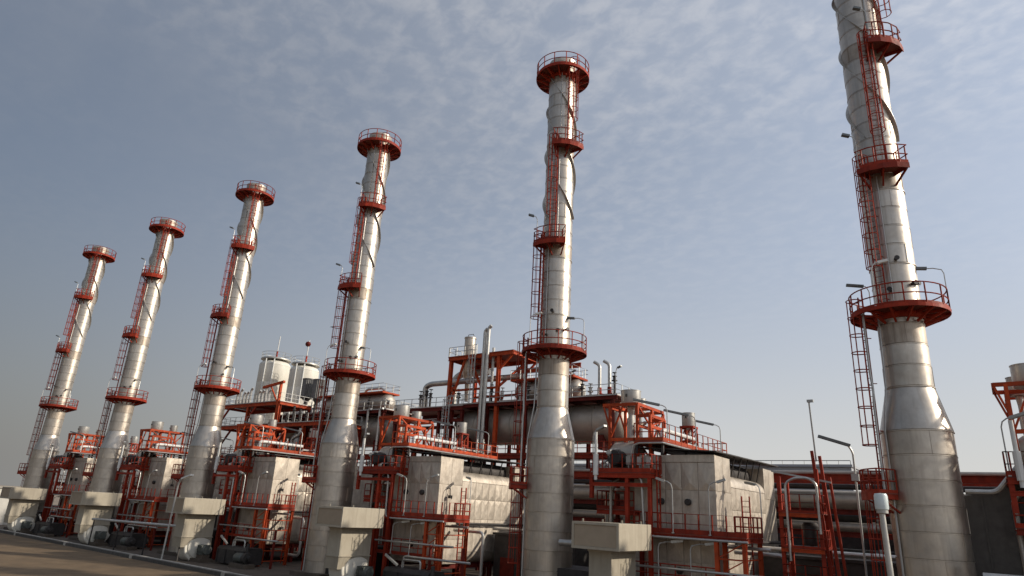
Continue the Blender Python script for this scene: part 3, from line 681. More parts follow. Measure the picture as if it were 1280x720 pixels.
def make_pipes():
    t = thing('feed_pipes', (0, 0, 0))
    MB().tube(smooth_path([(2.6, 3.4, 0.2), (2.6, 3.4, 6.9), (2.9, 3.0, 7.5), (5.2, 3.0, 7.5)], 0.5), 0.2, 12).build('riser_pipe', 'drum', t)
    MB().tube(smooth_path([(3.5, 2.2, 0.2), (3.5, 2.2, 7.6), (3.9, 2.2, 8.0), (6.1, 2.2, 8.0)], 0.4), 0.15, 12).build('riser_pipe', 'pipe_lag', t)
    MB().tube(smooth_path([(1.9, -1.6, 4.15), (3.9, -1.6, 4.15), (4.2, -1.6, 3.8), (4.2, -1.6, 0.2)], 0.5), 0.2, 14).build('vent_elbow', 'pipe_lag', t)
    MB().tube([(6.5, -0.75, 3.2), (14.5, -0.75, 3.2)], 0.07, 8).build('header_pipe', 'pipe_lag', t)
    MB().tube(smooth_path([(9.0, -1.2, 1.0), (10.2, -1.2, 1.0), (10.2, -1.2, 2.3), (16.5, -1.2, 2.3)], 0.25), 0.08, 8).build('header_pipe', 'pipe_lag', t)
    MB().tube(smooth_path([(13.8, 1.6, 4.5), (11.2, 1.6, 4.5)], 0.3), 0.09, 8).build('header_pipe', 'pipe_lag', t)
    MB().tube([(11.35, 3.2, 4.7), (11.35, 14.0, 4.7)], 0.10, 8).build('side_pipe', 'dark_steel', t)
    MB().tube(smooth_path([(11.3, 3.0, 4.2), (14.2, 3.0, 4.2), (14.2, 3.0, 0.9), (12.6, 3.0, 0.9)], 0.4), 0.12, 10).build('side_pipe', 'pipe_lag', t)
    for x, y in ((12.5, -0.9), (15.6, -0.9)): MB().bar((x, y, 0), (x, y, 3.2), 0.16).build('pipe_stanchion', 'dark_red', t, False)
    return t
pipes0 = make_pipes()
def make_pump():
    t = thing('feed_pump', (0, 0, 0))
    MB().box(-1.2, 1.2, -0.5, 0.5, 0, 0.35).build('base', 'yard', t, False)
    MB().lathe([(0, -1.0), (0.34, -1.0), (0.38, -0.9), (0.38, 0.0), (0.3, 0.06), (0, 0.06)], 18, axis='x', org=(0, 0, 0.8)).build('motor', 'motor', t)
    MB().lathe([(0, 0.25), (0.42, 0.25), (0.46, 0.32), (0.46, 0.75), (0.2, 0.8), (0.2, 1.1), (0, 1.1)], 18, axis='x', org=(0, 0, 0.8)).tube([(0.5, 0, 1.1), (0.5, 0, 2.0)], 0.14, 10).build('pump_casing', 'dark_steel', t)
    return t
pump0 = make_pump()

def make_tank():
    t = thing('oil_tank', (0, 0, 0))
    MB().prism_x([(-0.9, 0.15), (0.9, 0.15), (0.9, 1.3), (0.7, 1.55), (-0.7, 1.55), (-0.9, 1.3)], -2.2, 2.2).build('tank_shell', 'dark_steel', t, False)
    for x in (-2.0, -0.7, 0.7, 2.0): MB().bar((x, -0.94, 0.15), (x, -0.94, 1.3), 0.08, 0.06).build('rib', 'dark_steel', t, False)
    MB().tube(smooth_path([(-1.2, 0, 1.5), (-1.2, 0, 2.1), (0.6, 0, 2.1), (0.6, 0, 1.5)], 0.25), 0.07, 8).build('vent_pipe', 'pipe_lag', t)
    MB().bar((-2.4, -0.6, 2.35), (-0.9, -0.8, 1.75), 0.14, 0.14).build('strut', 'pole_grey', t, False)
    return t
tank0 = make_tank()
def make_cabinet():
    t = thing('filler_cabin', (0, 0, 0))  # invented dark block, added to darken the low gap between boilers
    MB().box(-3.9, 3.9, -1.4, 1.4, 0, 3.9).build('wall', 'dark_steel', t, False); MB().box(-4.05, 4.05, -1.55, 1.55, 3.92, 4.1).build('roof', 'dark_steel', t, False)
    for k in range(3): MB().box(-3.2+2.4*k, -1.8+2.4*k, -1.44, -1.36, 0.1, 2.2).build('door', 'dark_red', t, False)
    MB().tube([(-3.9, -1.7, 4.4), (3.9, -1.7, 4.4)], 0.13, 8).build('cable_duct', 'pipe_lag', t)
    return t
cab0 = make_cabinet()
# ------------------------------------------------------------------ lay out the six units
STK = ['leftmost and farthest of the six tall steel stacks', 'second tall steel stack from the left', 'third tall steel stack from the left', 'fourth tall steel stack from the left',
       'fifth tall steel stack from the left, in mid picture', 'nearest steel stack at right, its top cut off']
sets = [(stack0, (0, 0, 0), lambda i: STK[i], 'stack', 'row of six exhaust stacks'),
        (intake0, (0, 0, 0), lambda i: 'beige box-shaped air intake to the right of the %s stack from left' % ORD[i], 'air intake', 'beige air intakes along the kerb'),
        (fan0, (0, 0, 0), lambda i: 'round fan under the beige intake beside the %s stack from left' % ORD[i], 'fan', 'draught fans under the intakes'),
        (boiler0, (0, 0, 0), lambda i: 'large sheet-clad grey boiler right of the %s stack from left' % ORD[i], 'boiler', 'clad boilers between the stacks'),
        (walk0, (0, 0, 0), lambda i: 'red railed walkway on the boiler front right of the %s stack from left' % ORD[i], 'walkway', 'red walkways on the boiler fronts'),
        (burner0, (0, 0, 0), lambda i: 'red burner platform and frame just right of the %s stack from left' % ORD[i], 'platform', 'red burner platforms'),
        (silA0, (5.0, 2.15, 12.98), lambda i: 'wide grey silencer on the red frame right of the %s stack from left' % ORD[i], 'silencer', 'wide vent silencers'),
        (silB0, (4.55, 4.5, 12.95), lambda i: 'narrow grey silencer behind the wide one, %s stack from left' % ORD[i], 'silencer', 'narrow vent silencers'),
        (silC0, (6.55, 8.6, 12.45), lambda i: 'silencer on a red stand, boiler roof right of the %s stack from left' % ORD[i], 'silencer', 'roof vent silencers'),
        (deck0, (0, 0, 0), lambda i: 'red railed roof deck on the boiler right of the %s stack from left' % ORD[i], 'roof deck', 'red roof decks on the boilers'),
        (flue0, (0, 0, 0), lambda i: 'grey sloping flue duct behind and right of the %s stack from left' % ORD[i], 'duct', 'flue ducts'),
        (pipes0, (0, 0, 0), lambda i: 'grey pipes at the boiler foot right of the %s stack from left' % ORD[i], 'pipes', 'pipe sets around the boilers'),
        (tank0, (11.6, -1.5, 0), lambda i: 'low dark tank on the ground in front of the boiler right of the %s stack' % ORD[i], 'tank', 'dark tanks in front of the boilers'),
        (cab0, (15.4, 9.5, 0), lambda i: 'dark cabin added to darken the gap right of the %s boiler from left' % ORD[i], 'cabin', 'added dark cabins between boilers'),
        (pump0, (13.9, -2.6, 0), lambda i: 'small pump on the ground far right of the %s stack from left' % ORD[i], 'pump', 'feed pumps at the boiler feet')]
UNITS = {}
bpy.context.view_layer.update()
for (proto, off, lab, cat, grp) in sets:
    objs = [proto]+[copy_tree(proto) for _ in range(5)]
    for i, o in enumerate(objs):
        o.location = (XS[i]+off[0], off[1], off[2]); tag(o, lab(i), cat, grp)

# ------------------------------------------------------------------ deaerators: big drum under a deck, small drum on top
def deaerator(x0, x1, ux0, ux1, label, vents):
    Y, zc, r = 20.0, 14.6, 1.95
    t = thing('deaerator', (x1, Y, 0), label, 'storage drum', 'horizontal deaerator drums behind the boilers')
    X = lambda x: x-x1
    n = max(4, int((x1-x0-2)/2.4)); w = (x1-x0-2.0)/n
    me = MB().lathe([(r-0.02, 0), (r, 0.03), (r+0.015, w*0.5), (r, w-0.06), (r+0.03, w-0.055), (r+0.03, w-0.01), (r-0.02, w)], 40, axis='x').mesh('shell_band', True, 30); me.materials.append(M['drum'])
    for k in range(n): piece('shell_band', me, t, (X(x0+1.0+w*k), 0, zc))
    for s, xx in ((1, x1-1.0), (-1, x0+1.0)):
        pr = [(r*math.cos(a), s*1.0*math.sin(a)) for a in [i*math.pi/2/8 for i in range(9)]]
        MB().lathe(pr, 40, axis='x', org=(X(xx), 0, zc)).build('dished_end', 'drum', t)
    MB().lathe([(0.0, 0.35), (0.42, 0.35), (0.42, 0.28), (0.34, 0.26), (0.34, -0.3)], 24, axis='x', org=(X(x1)+0.0, -0.6, zc+0.1)).build('manhole', 'galv', t)
    for k in (0.12, 0.5, 0.88):
        xx = X(x0+(x1-x0)*k); MB().box(xx-0.25, xx+0.25, -1.7, 1.7, 11.9, 13.3).build('saddle', 'dark_red', t, False)
    # deck over the drum
    d = MB().box(X(x0), X(x1)-0.4, -2.5, 2.3, 16.86, 16.92).build('deck', 'grating', t, False)
    b = MB()
    for y in (-2.5, 2.3): b.ibeam((X(x0), y, 16.7), (X(x1)-0.4, y, 16.7), 0.34, 0.2)
    k = x0
    while k < x1: b.ibeam((X(k), -2.5, 16.7), (X(k), 2.3, 16.7), 0.26, 0.16); k += 2.6
    b.build('edge_beam', 'dark_red', d, False)
    rail([(X(x0), -2.5, 16.92), (X(x1)-0.4, -2.5, 16.92), (X(x1)-0.4, 2.3, 16.92), (X(x0), 2.3, 16.92)], 1.1, 1.5, toe=0.12).build('railing', 'pole_grey', d)
    # upper drum
    ru = 1.15; zu = 18.2
    MB().lathe([(0, 0), (0.5, 0.06), (0.9, 0.25), (ru, 0.62)]+[(ru+(0.03 if q % 2 else 0), 0.62+(ux1-ux0-1.24)*q/8) for q in range(1, 8)]+[(ru, ux1-ux0-0.62), (0.9, ux1-ux0-0.25), (0.5, ux1-ux0-0.06), (0, ux1-ux0)], 32, axis='x', org=(X(ux0), 0, zu)).build('upper_drum', 'drum', t)
    MB().lathe([(0, 0.5), (0.33, 0.5), (0.33, 0.42), (0.26, 0.4), (0.26, -0.3)], 20, axis='x', org=(X(ux1)-0.1, -0.5, zu)).build('manhole', 'galv', t)
    u = MB().box(X(ux0), X(ux1)-0.3, -1.5, 1.5, 19.3, 19.5).build('upper_deck', 'sunlit_red', t, False)
    rail([(X(ux0), -1.5, 19.5), (X(ux1)-0.3, -1.5, 19.5), (X(ux1)-0.3, 1.5, 19.5), (X(ux0), 1.5, 19.5)], 1.0, 1.3, toe=0).build('railing', 'pole_grey', u)
    MB().tube(smooth_path([(X(ux1)-4.5, -0.8, 19.5), (X(ux1)-4.0, -0.8, 20.0), (X(ux1)-1.2, -0.8, 20.0), (X(ux1)-0.6, -0.8, 19.6)], 0.4), 0.16, 10).build('top_pipe', 'pipe_lag', t)
    if vents:
        for xx in (-6.4, -5.3):
            MB().tube(smooth_path([(X(xx), -1.6, 16.9), (X(xx), -1.6, 20.2), (X(xx)-0.6, -1.7, 20.55)], 0.5), 0.17, 12).build('vent_pipe', 'pipe_lag', t)
            MB().tube([(X(xx), -1.6, 16.9), (X(xx), -1.6, 17.9)], 0.21, 12).tube([(X(xx), -1.6, 17.3), (X(xx)+0.55, -1.7, 17.1)], 0.12, 8).build('vent_base', 'red', t)
        for xx in (-9.3, -4.2): lamp(t, (X(xx), -2.4, 16.92), 2.6, (0.3, -0.1), 0.5)
    else:
        for xx in (X(ux1)-1.2, X(ux1)+0.9): MB().tube(smooth_path([(xx+0.5, -2.7, 17.0), (xx, -2.7, 16.9), (xx, -2.7, 10.5)], 0.3), 0.15, 10).build('downcomer', 'pipe_lag', t)
    for xx in [X(x0)+0.6+q*(x1-x0-1.6)/4 for q in range(5)]:
        for y in (-2.3, 2.1):
            MB().ibeam((xx, y, 0), (xx, y, 16.5), 0.34, 0.3).build('column', 'dark_red', t, False)
    # lower access floor with red edge
    lf = MB().box(X(x0), X(x1)+1.5, -4.2, -2.7, 11.2, 11.26).build('access_floor', 'grating', t, False)
    b = MB(); b.ibeam((X(x0), -4.2, 11.02), (X(x1)+1.5, -4.2, 11.02), 0.36, 0.2); b.ibeam((X(x0), -2.7, 11.02), (X(x1)+1.5, -2.7, 11.02), 0.36, 0.2)
    b.ibeam((X(x0), -4.2, 9.6), (X(x1)+1.5, -4.2, 9.6), 0.4, 0.22); b.build('edge_beam', 'red', lf, False)
    rail([(X(x0), -4.2, 11.26), (X(x1)+1.5, -4.2, 11.26)], 1.1, 1.4).build('railing', 'red', lf)
    return t
def deck_valves(t, pts, z):
    for k, (x, y, h) in enumerate(pts):
        MB().tube([(x, y, z), (x, y, z+h)], 0.12, 8).lathe([(0, 0), (0.28, 0.02), (0.28, 0.1), (0.15, 0.14), (0.15, 0.42), (0.24, 0.46), (0.24, 0.52), (0.05, 0.56), (0.05, 0.8), (0.22, 0.82), (0.22, 0.87), (0, 0.87)], 12, org=(x, y, z+h)).build('valve', 'dark_steel' if k % 2 else 'galv', t)
dr = deaerator(-25.5, -3.6, -17.5, -9.2, 'big grey horizontal drum with two vent pipes, behind the fifth stack from left', True)
dl = deaerator(-57.5, -35.0, -50.0, -37.2, 'big grey horizontal drum with a red-topped smaller drum, behind the fourth stack', False)

deck_valves(dr, [(-12.2, -1.9, 0.7), (-11.1, -2.0, 1.1), (-10.2, -1.8, 0.6), (-4.6, -1.9, 0.9), (-3.6, -2.0, 0.5), (-1.1, -1.7, 1.5), (-14.6, -1.9, 0.8), (-16.0, -2.0, 1.2)], 16.92)
deck_valves(dl, [(-1.4, -1.9, 0.6), (-4.2, -2.0, 0.9), (-6.6, -1.9, 0.5), (-9.4, -1.9, 0.8)], 16.92)
# ------------------------------------------------------------------ red tower with exhaust drum
t = thing('vent_tower', (-21.2, 20, 0), 'red steel tower with a grey exhaust drum rising above the boilers', 'tower')
P4 = [(-4.4, -2.3), (4.4, -2.3), (-4.4, 2.3), (4.4, 2.3)]
for (x, y) in ((-4.4, -2.3), (0.4, -2.3), (-4.4, 2.3), (2.6, 2.3), (2.6, -2.3)): MB().ibeam((x, y, 9), (x, y, 22.5), 0.42, 0.36, 0.05).build('post', 'sunlit_red', t, False)
d = MB().box(-4.7, 4.7, -2.6, 2.6, 22.5, 22.58).build('top_deck', 'grating', t, False)
b = MB()
for y in (-2.5, 2.5): b.ibeam((-4.7, y, 22.3), (4.7, y, 22.3), 0.42, 0.24)
for x in (-4.6, -2.0, 0.6, 4.6): b.ibeam((x, -2.6, 22.28), (x, 2.6, 22.28), 0.36, 0.2)
for y in (-2.3, 2.3): b.bar((2.6, y, 20.5), (4.5, y, 22.2), 0.2)
b.build('edge_beam', 'sunlit_red', d, False)
rail([(-4.7, -2.5, 22.58), (-0.5, -2.5, 22.58)], 1.1, 1.2, toe=0).build('railing', 'pole_grey', d); rail([(4.6, 2.5, 22.58), (-4.6, 2.5, 22.58), (-4.6, -2.5, 22.58)], 1.1, 1.2, toe=0).build('railing', 'pole_grey', d)
bars(t, 'brace', (((-4.2, -2.3, 16.9), (-2.3, -2.3, 22.2)), ((0.4, -2.3, 18.6), (-1.7, -2.3, 22.2)), ((-4.4, -2.3, 18.6), (2.6, -2.3, 18.6)), ((-4.4, 2.3, 18.6), (2.6, 2.3, 18.6)), ((-4.4, -2.3, 18.6), (-4.4, 2.3, 22)), ((2.6, -2.3, 18.6), (2.6, 2.3, 22)), ((0.4, -2.3, 17.8), (3.4, -2.3, 17.4)), ((2.6, -2.3, 18.0), (0.6, 2.3, 16.9))), 0.22, 'sunlit_red')
MB().lathe([(0.2, 17.6), (0.28, 19.6), (0.62, 20.9), (0.66, 21.0), (0.66, 25.0), (0.72, 25.05), (0.72, 25.2), (0.6, 25.2), (0.0, 24.9)], 28, cx=-3.2, cy=-0.6).build('exhaust_drum', 'clad', t)
b = MB().tube([(-3.7, -0.6, 25.2), (-3.5, -0.6, 25.6), (-2.8, -0.6, 25.6), (-2.6, -0.6, 25.2)], 0.04, 6); b.build('lifting_bow', 'dark_steel', t)
for x, z in ((0.85, 25.0), (1.35, 25.3)): MB().tube(smooth_path([(x, -2.9, 9.5), (x, -2.9, z), (x+0.35, -2.9, z+0.25)], 0.3), 0.24 if x < 0.8 else 0.2, 14).build('vent_pipe', 'pipe_lag', t)
MB().tube([(1.5, -2.0, 17), (1.5, -2.0, 23.2)], 0.16, 10).build('vent_pipe', 'pipe_lag', t)
ladder(t, -0.7, -2.75, -90, 16.9, 22.5, 2.2, 'pole_grey')
ladder(t, -3.9, -2.85, -90, 9.5, 16.8, 2.2, 'pole_grey')
MB().tube(smooth_path([(-9.4, -1.0, 16.9), (-9.4, -1.0, 19.6), (-8.6, -1.0, 19.9), (4.8, -1.0, 19.9), (5.4, -1.0, 19.6), (5.4, -1.0, 17.0)], 0.9), 0.33, 16).build('cross_pipe', 'pipe_lag', t)
MB().tube(smooth_path([(-6.4, 0.8, 16.9), (-6.4, 0.8, 20.6), (-5.6, 0.8, 21.2), (-1.0, 0.8, 21.2)], 1.0), 0.42, 16).build('cross_pipe', 'galv', t)
MB().ibeam((2.6, 1.2, 21.0), (11.0, 1.2, 21.1), 0.5, 0.3).build('bridge_beam', 'sunlit_red', t, False)

t = thing('pipe_deck', (-28.5, 20, 0), 'grey-railed deck with valves left of the red tower', 'deck')
d = MB().box(-5.4, 5.4, -2.6, 2.4, 16.7, 16.78).build('deck', 'grating', t, False)
b = MB()
for y in (-2.6, 2.4): b.ibeam((-5.4, y, 16.5), (5.4, y, 16.5), 0.4, 0.22)
for y in (-2.6, 2.4): b.ibeam((-5.4, y, 15.2), (5.4, y, 15.2), 0.4, 0.22)
b.build('edge_beam', 'dark_red', d, False)
rail([(-5.4, 2.4, 16.78), (-5.4, -2.6, 16.78), (5.4, -2.6, 16.78)], 1.1, 1.3, toe=0.1).build('railing', 'pole_grey', d)
for x in (-5.2, -1.8, 1.8, 5.2): MB().ibeam((x, -2.4, 0), (x, -2.4, 16.4), 0.36, 0.3).build('column', 'dark_red', t, False)
for x, y, h in ((-2.2, -1.6, 1.2), (-1.4, -1.4, 1.7), (-0.5, -1.7, 1.3), (3.0, -1.6, 1.6), (3.7, -1.5, 1.1)):
    MB().tube([(x, y, 16.78), (x, y, 16.78+h)], 0.13, 8).lathe([(0, 0), (0.3, 0.02), (0.3, 0.1), (0.16, 0.14), (0.16, 0.45), (0.26, 0.5), (0.26, 0.56), (0.05, 0.6), (0.05, 0.95), (0.25, 0.97), (0.25, 1.02), (0, 1.02)], 14, org=(x, y, 16.78+h)).build('valve', 'dark_steel', t)

# ------------------------------------------------------------------ white silos far left, with top platforms and masts
def silo(x, y, r, zt, label, ball):
    t = thing('white_silo', (x, y, 0), label, 'silo', 'white silos behind the third boiler')
    n = int(zt/3.0); h = (zt-0.9)/n
    me = MB().lathe([(r-0.02, 0), (r, 0.04), (r, h-0.05), (r+0.025, h-0.045), (r+0.025, h)], 40).mesh('shell_band', True, 30); me.materials.append(M['white_tank'])
    for k in range(n): piece('shell_band', me, t, (0, 0, h*k))
    MB().lathe([(r, zt-0.9), (r*0.97, zt-0.6), (r*0.85, zt-0.25), (r*0.5, zt), (0, zt+0.1)], 40).build('roof', 'white_tank', t)
    d = MB().lathe([(0.1, zt+0.15), (r*0.98, zt+0.15), (r*0.98, zt+0.3), (0.1, zt+0.3)], 28).build('top_platform', 'galv', t)
    rail(arc(0, 0, r*0.95, 0, 360, zt+0.3, 20), 1.1, 1.6, toe=0.1).build('railing', 'pole_grey', d)
    MB().tube([(r*0.25, -0.5, zt+0.3), (r*0.25, -0.5, zt+1.8)], 0.16, 8).build('mast_base', 'red', t)
    MB().tube([(r*0.25, -0.5, zt+1.8), (r*0.3, -0.5, zt+4.6)], 0.09, 8).build('mast', 'white', t)
    if ball: MB().lathe([(0, -0.5), (0.35, -0.35), (0.5, 0), (0.35, 0.35), (0, 0.5)], 16, org=(r*0.25, -0.6, zt+3.9)).build('beacon', 'dark_red', t)
    for a in (-70, -40): MB().tube([(r*1.05*math.cos(R(a)), r*1.05*math.sin(R(a)), 0), (r*1.05*math.cos(R(a)), r*1.05*math.sin(R(a)), zt)], 0.12, 8).build('standpipe', 'white', t)
silo(-81.6, 32, 2.75, 29.9, 'taller white cylindrical silo left of its twin, behind the third boiler', False)
silo(-72.6, 32, 2.5, 28.2, 'shorter white silo with a dark ball on its mast, behind the third boiler', True)

def ribbed(x, y, z0, label):
    t = thing('ribbed_silencer', (x, y, 0), label, 'silencer', 'ribbed grey silencers')
    b = MB(); n = 22
    pts = [((0.92 if k % 2 else 0.82)*math.cos(2*math.pi*k/(2*n)), (0.92 if k % 2 else 0.82)*math.sin(2*math.pi*k/(2*n))) for k in range(2*n)]
    b.prism(pts, z0, z0+2.9).build('ribbed_body', 'ribbed_grey', t, False)
    MB().lathe([(0.3, 0), (0.3, z0-0.5), (0.7, z0-0.02), (0.95, z0), (0.95, z0+0.1)], 24).build('neck', 'dark_steel', t)
    MB().lathe([(0.95, z0+2.86), (0.95, z0+3.0), (0, z0+3.05)], 24).build('cap', 'ribbed_grey', t)
    MB().box(-0.7, 0.7, -1.0, -0.4, z0-2.6, z0-1.4).build('control_cabinet', 'white', t, False)
ribbed(-60.2, 24, 20.6, 'left of two ribbed grey cylinders beside the fourth stack')
ribbed(-57.6, 24, 20.3, 'right of two ribbed grey cylinders, next to the fourth stack')

# ------------------------------------------------------------------ red pipe structure between the third and fourth stack
t = thing('pipe_structure', (-54.0, 14, 0), 'red two-level steel structure with railings and vents between third and fourth stacks', 'structure')
def floor(t, x0, x1, y0, y1, z, bm='sunlit_red', rm='pole_grey'):
    d = MB().box(x0, x1, y0, y1, z-0.06, z).build('deck', 'grating', t, False); b = MB()
    for y in (y0, y1): b.ibeam((x0, y, z-0.28), (x1, y, z-0.28), 0.42, 0.24)
    for x in (x0, (x0+x1)/2, x1): b.ibeam((x, y0, z-0.27), (x, y1, z-0.27), 0.36, 0.2)
    b.build('edge_beam', bm, d, False)
    rail([(x0, y1, z), (x0, y0, z), (x1, y0, z), (x1, y1, z)], 1.1, 1.3, toe=0.1).build('railing', rm, d)
    return d
floor(t, -9.5, 4.0, -1.5, 3.5, 17.9); floor(t, -9.5, 14.5, -1.5, 3.5, 15.0); floor(t, -9.5, 14.5, -1.5, 3.5, 11.0, 'red', 'red')
for x in (-9.3, -3.0, 3.8, 9.5, 14.3):
    for y in (-1.4, 3.4): MB().ibeam((x, y, 0), (x, y, 17.4 if x < 4 else 14.5), 0.4, 0.36, 0.05).build('column', 'sunlit_red' if y < 0 else 'red', t, False)  # front columns in the sunlit tone, rear ones in plain red
bars(t, 'brace', [((x, -1.4, 15.6), (x+1.8, -1.4, 17.5)) for x in (-9.3, -3.0)]+[((x, -1.4, 11.3), (x+3.0, -1.4, 14.4)) for x in (-9.3, -3.0)]+[((x, -1.4, 11.2), (x+2.4, -1.4, 14.4)) for x in (3.8, 9.5)], 0.2, 'red')
for k in range(9):
    x = -8.5+0.8*k+(1.2 if k > 4 else 0); h = 1.7+0.5*(k % 3 == 1)
    MB().tube(smooth_path([(x, 0, 17.9), (x, 0, 17.9+h), (x+0.35, 0, 18.2+h)], 0.3), 0.16, 8).tube([(x, 0, 17.9), (x, 0, 18.9)], 0.22, 8).build('vent_pipe', 'galv', t)
for k in range(7):
    x = 4.6+1.35*k; h = 0.8+0.45*((k*5) % 3)
    MB().tube([(x, -0.6, 15), (x, -0.6, 15+h)], 0.14, 8).lathe([(0, 0), (0.27, 0.02), (0.27, 0.1), (0.14, 0.14), (0.14, 0.5), (0.22, 0.55), (0, 0.6)], 12, org=(x, -0.6, 15+h)).build('valve', 'dark_steel', t)
for x, r_ in ((-5.8, 0.8), (6.0, 0.7), (11.0, 0.8)):
    MB().lathe([(0, 11.2), (r_*0.7, 11.25), (r_, 11.6), (r_, 13.6), (r_*0.7, 14.0), (0, 14.1)], 24, cx=x, cy=0.6).build('vessel', 'galv', t)
for x in (-1.5, 1.2, 8.0): MB().tube(smooth_path([(x, -1.7, 9.5), (x, -1.7, 13.0), (x+1.4, -1.7, 13.4), (x+1.4, -1.7, 14.2)], 0.5), 0.2, 10).build('riser_pipe', 'pipe_lag', t)
b = MB().bar((-0.2, -1.5, 19.9), (4.2, -1.5, 20.4), 0.3).bar((3.6, -1.5, 15.3), (3.6, -1.5, 20.3), 0.3); b.bar((1.4, -1.5, 20.0), (3.5, -1.5, 17.6), 0.14); b.build('jib', 'sunlit_red', t, False)

# ------------------------------------------------------------------ pipe rack running behind the boilers
t = thing('pipe_rack', (0, 17.0, 0), 'long red pipe rack behind the boilers, seen under the right-hand sky', 'pipe rack')
xs = [-100+10.9*k for k in range(15)]
for x in xs:
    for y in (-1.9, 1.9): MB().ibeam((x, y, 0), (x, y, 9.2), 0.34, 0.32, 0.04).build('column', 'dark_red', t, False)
b = MB()
for x in xs:
    for z in (3.6, 5.4, 7.0, 9.3): b.ibeam((x, -2.2, z), (x, 2.2, z), 0.32, 0.22)
b.build('cross_beam', 'red', t, False)
for z in (9.35, 7.0, 5.5, 3.7, 2.2):
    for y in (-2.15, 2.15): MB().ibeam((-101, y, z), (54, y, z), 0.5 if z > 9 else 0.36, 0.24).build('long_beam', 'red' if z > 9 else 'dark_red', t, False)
for (y, z, r_, mt, lab) in ((-1.0, 7.85, 0.66, 'drum', 'wide lagged main on the pipe rack'), (0.6, 7.5, 0.3, 'casing_grey', 'medium grey pipe on the pipe rack behind the wide main'), (1.5, 7.4, 0.2, 'casing_grey', 'thin rearmost pipe on the upper rack level'),
                            (-1.4, 6.0, 0.32, 'drum', 'medium pipe on the middle rack level'), (-0.5, 5.85, 0.2, 'casing_grey', 'thin pipe behind the middle rack front'), (0.7, 6.0, 0.3, 'drum', 'dull pipe on the middle rack level, rear side'),
                            (-1.5, 4.1, 0.25, 'drum', 'dull pipe on the lowest rack level, front side'), (-0.6, 4.1, 0.2, 'drum', 'thin pipe on the lowest rack level'), (0.6, 4.2, 0.3, 'dark_steel', 'dark pipe on the lowest rack level'), (-1.7, 2.75, 0.3, 'dark_steel', 'dark pipe slung under the pipe rack'), (1.2, 6.6, 0.35, 'dark_steel', 'dark rear pipe on the middle rack level'), (-1.6, 8.75, 0.2, 'dark_steel', 'dark pipe just under the top beam of the rack'), (-1.2, 9.75, 0.16, 'drum', 'dull thin pipe on top of the pipe rack')):
    p = thing('rack_pipe', (0, 17.0+y, z), lab, 'pipe', 'pipes on the rack')
    MB().tube([(-101, 0, 0), (54, 0, 0)], r_, 16).build('pipe_run', mt, p)
    fl = MB().lathe([(r_*0.98, -0.12), (r_*1.22, -0.12), (r_*1.22, 0.12), (r_*0.98, 0.12)], 16, axis='x').mesh('pipe_flange', True, 30); fl.materials.append(M['galv'])
    for k in range(7): piece('pipe_flange', fl, p, (-92+21.8*k+(k*7 % 5), 0, 0))
# ------------------------------------------------------------------ small red stair tower and lamps right of the fifth boiler
t = thing('valve_tower', (15.3, 3.6, 0), 'narrow red steel tower with railed landings, left of the nearest stack', 'tower')
for (x, y, h) in ((-1.2, -0.9, 8.6), (0.9, -0.9, 9.0), (-1.2, 0.9, 8.4), (0.9, 0.9, 8.4)): MB().bar((x, y, 0), (x, y, h), 0.2).build('post', 'red', t, False)
for z in (6.6, 4.7, 2.8):
    d = MB().box(-1.3, 1.0, -1.0, 1.0, z-0.05, z).build('deck', 'grating', t, False)
    b = MB()
    for y in (-1.0, 1.0): b.ibeam((-1.3, y, z-0.14), (1.0, y, z-0.14), 0.2, 0.12)
    b.build('edge_beam', 'sunlit_red', d, False)
    rail([(-1.3, 1.0, z), (-1.3, -1.0, z), (1.0, -1.0, z), (1.0, 1.0, z)], 1.0, 0.8, toe=0.12).build('railing', 'red', d)
for x in (1.35, 1.75): MB().bar((x, -0.5, 0), (x-0.7, -0.3, 10.1 if x < 1.5 else 9.8), 0.16).build('mast', 'red', t, False)
MB().tube([(0.85, -0.3, 9.5), (0.75, -0.3, 13.0)], 0.05, 6).box(0.65, 1.0, -0.4, -0.2, 12.95, 13.1).build('whip_aerial', 'pole_grey', t)
MB().bar((-1.6, -0.8, 8.9), (1.6, -0.6, 8.3), 0.14, 0.1).build('lamp_bar', 'pole_grey', t, False)
MB().tube(smooth_path([(-0.8, -1.1, 4.0), (-0.8, -1.1, 8.2), (-0.3, -1.1, 8.5), (0.5, -1.1, 8.5), (0.9, -1.1, 8.2), (0.9, -1.1, 5.5)], 0.3), 0.07, 8).build('loop_pipe', 'pipe_lag', t)
MB().lathe([(0, 4.8), (0.4, 4.85), (0.5, 5.1), (0.5, 5.9), (0.35, 6.1), (0, 6.1)], 18, cx=0.1, cy=0.2).build('valve_body', 'dark_steel', t)
MB().tube([(2.1, -0.6, 0), (1.5, -0.4, 8.6)], 0.08, 8).build('stay', 'red', t)

t = thing('lamp_post', (17.7, 6.0, 0), 'thin grey lamp post with a flat head left of the nearest stack', 'lamp post')
MB().tube(smooth_path([(0, 0, 0), (0, 0, 10.3), (-0.25, -0.1, 10.75)], 0.25), 0.06, 8).build('pole', 'pole_grey', t)
MB().bar((-0.1, -0.05, 10.66), (-1.75, -0.6, 11.2), 0.3, 0.16).build('lamp_head', 'lamp_grey', t, False)
MB().box(-0.2, 0.2, -0.2, 0.2, 8.6, 9.0).build('junction_box', 'galv', t, False)

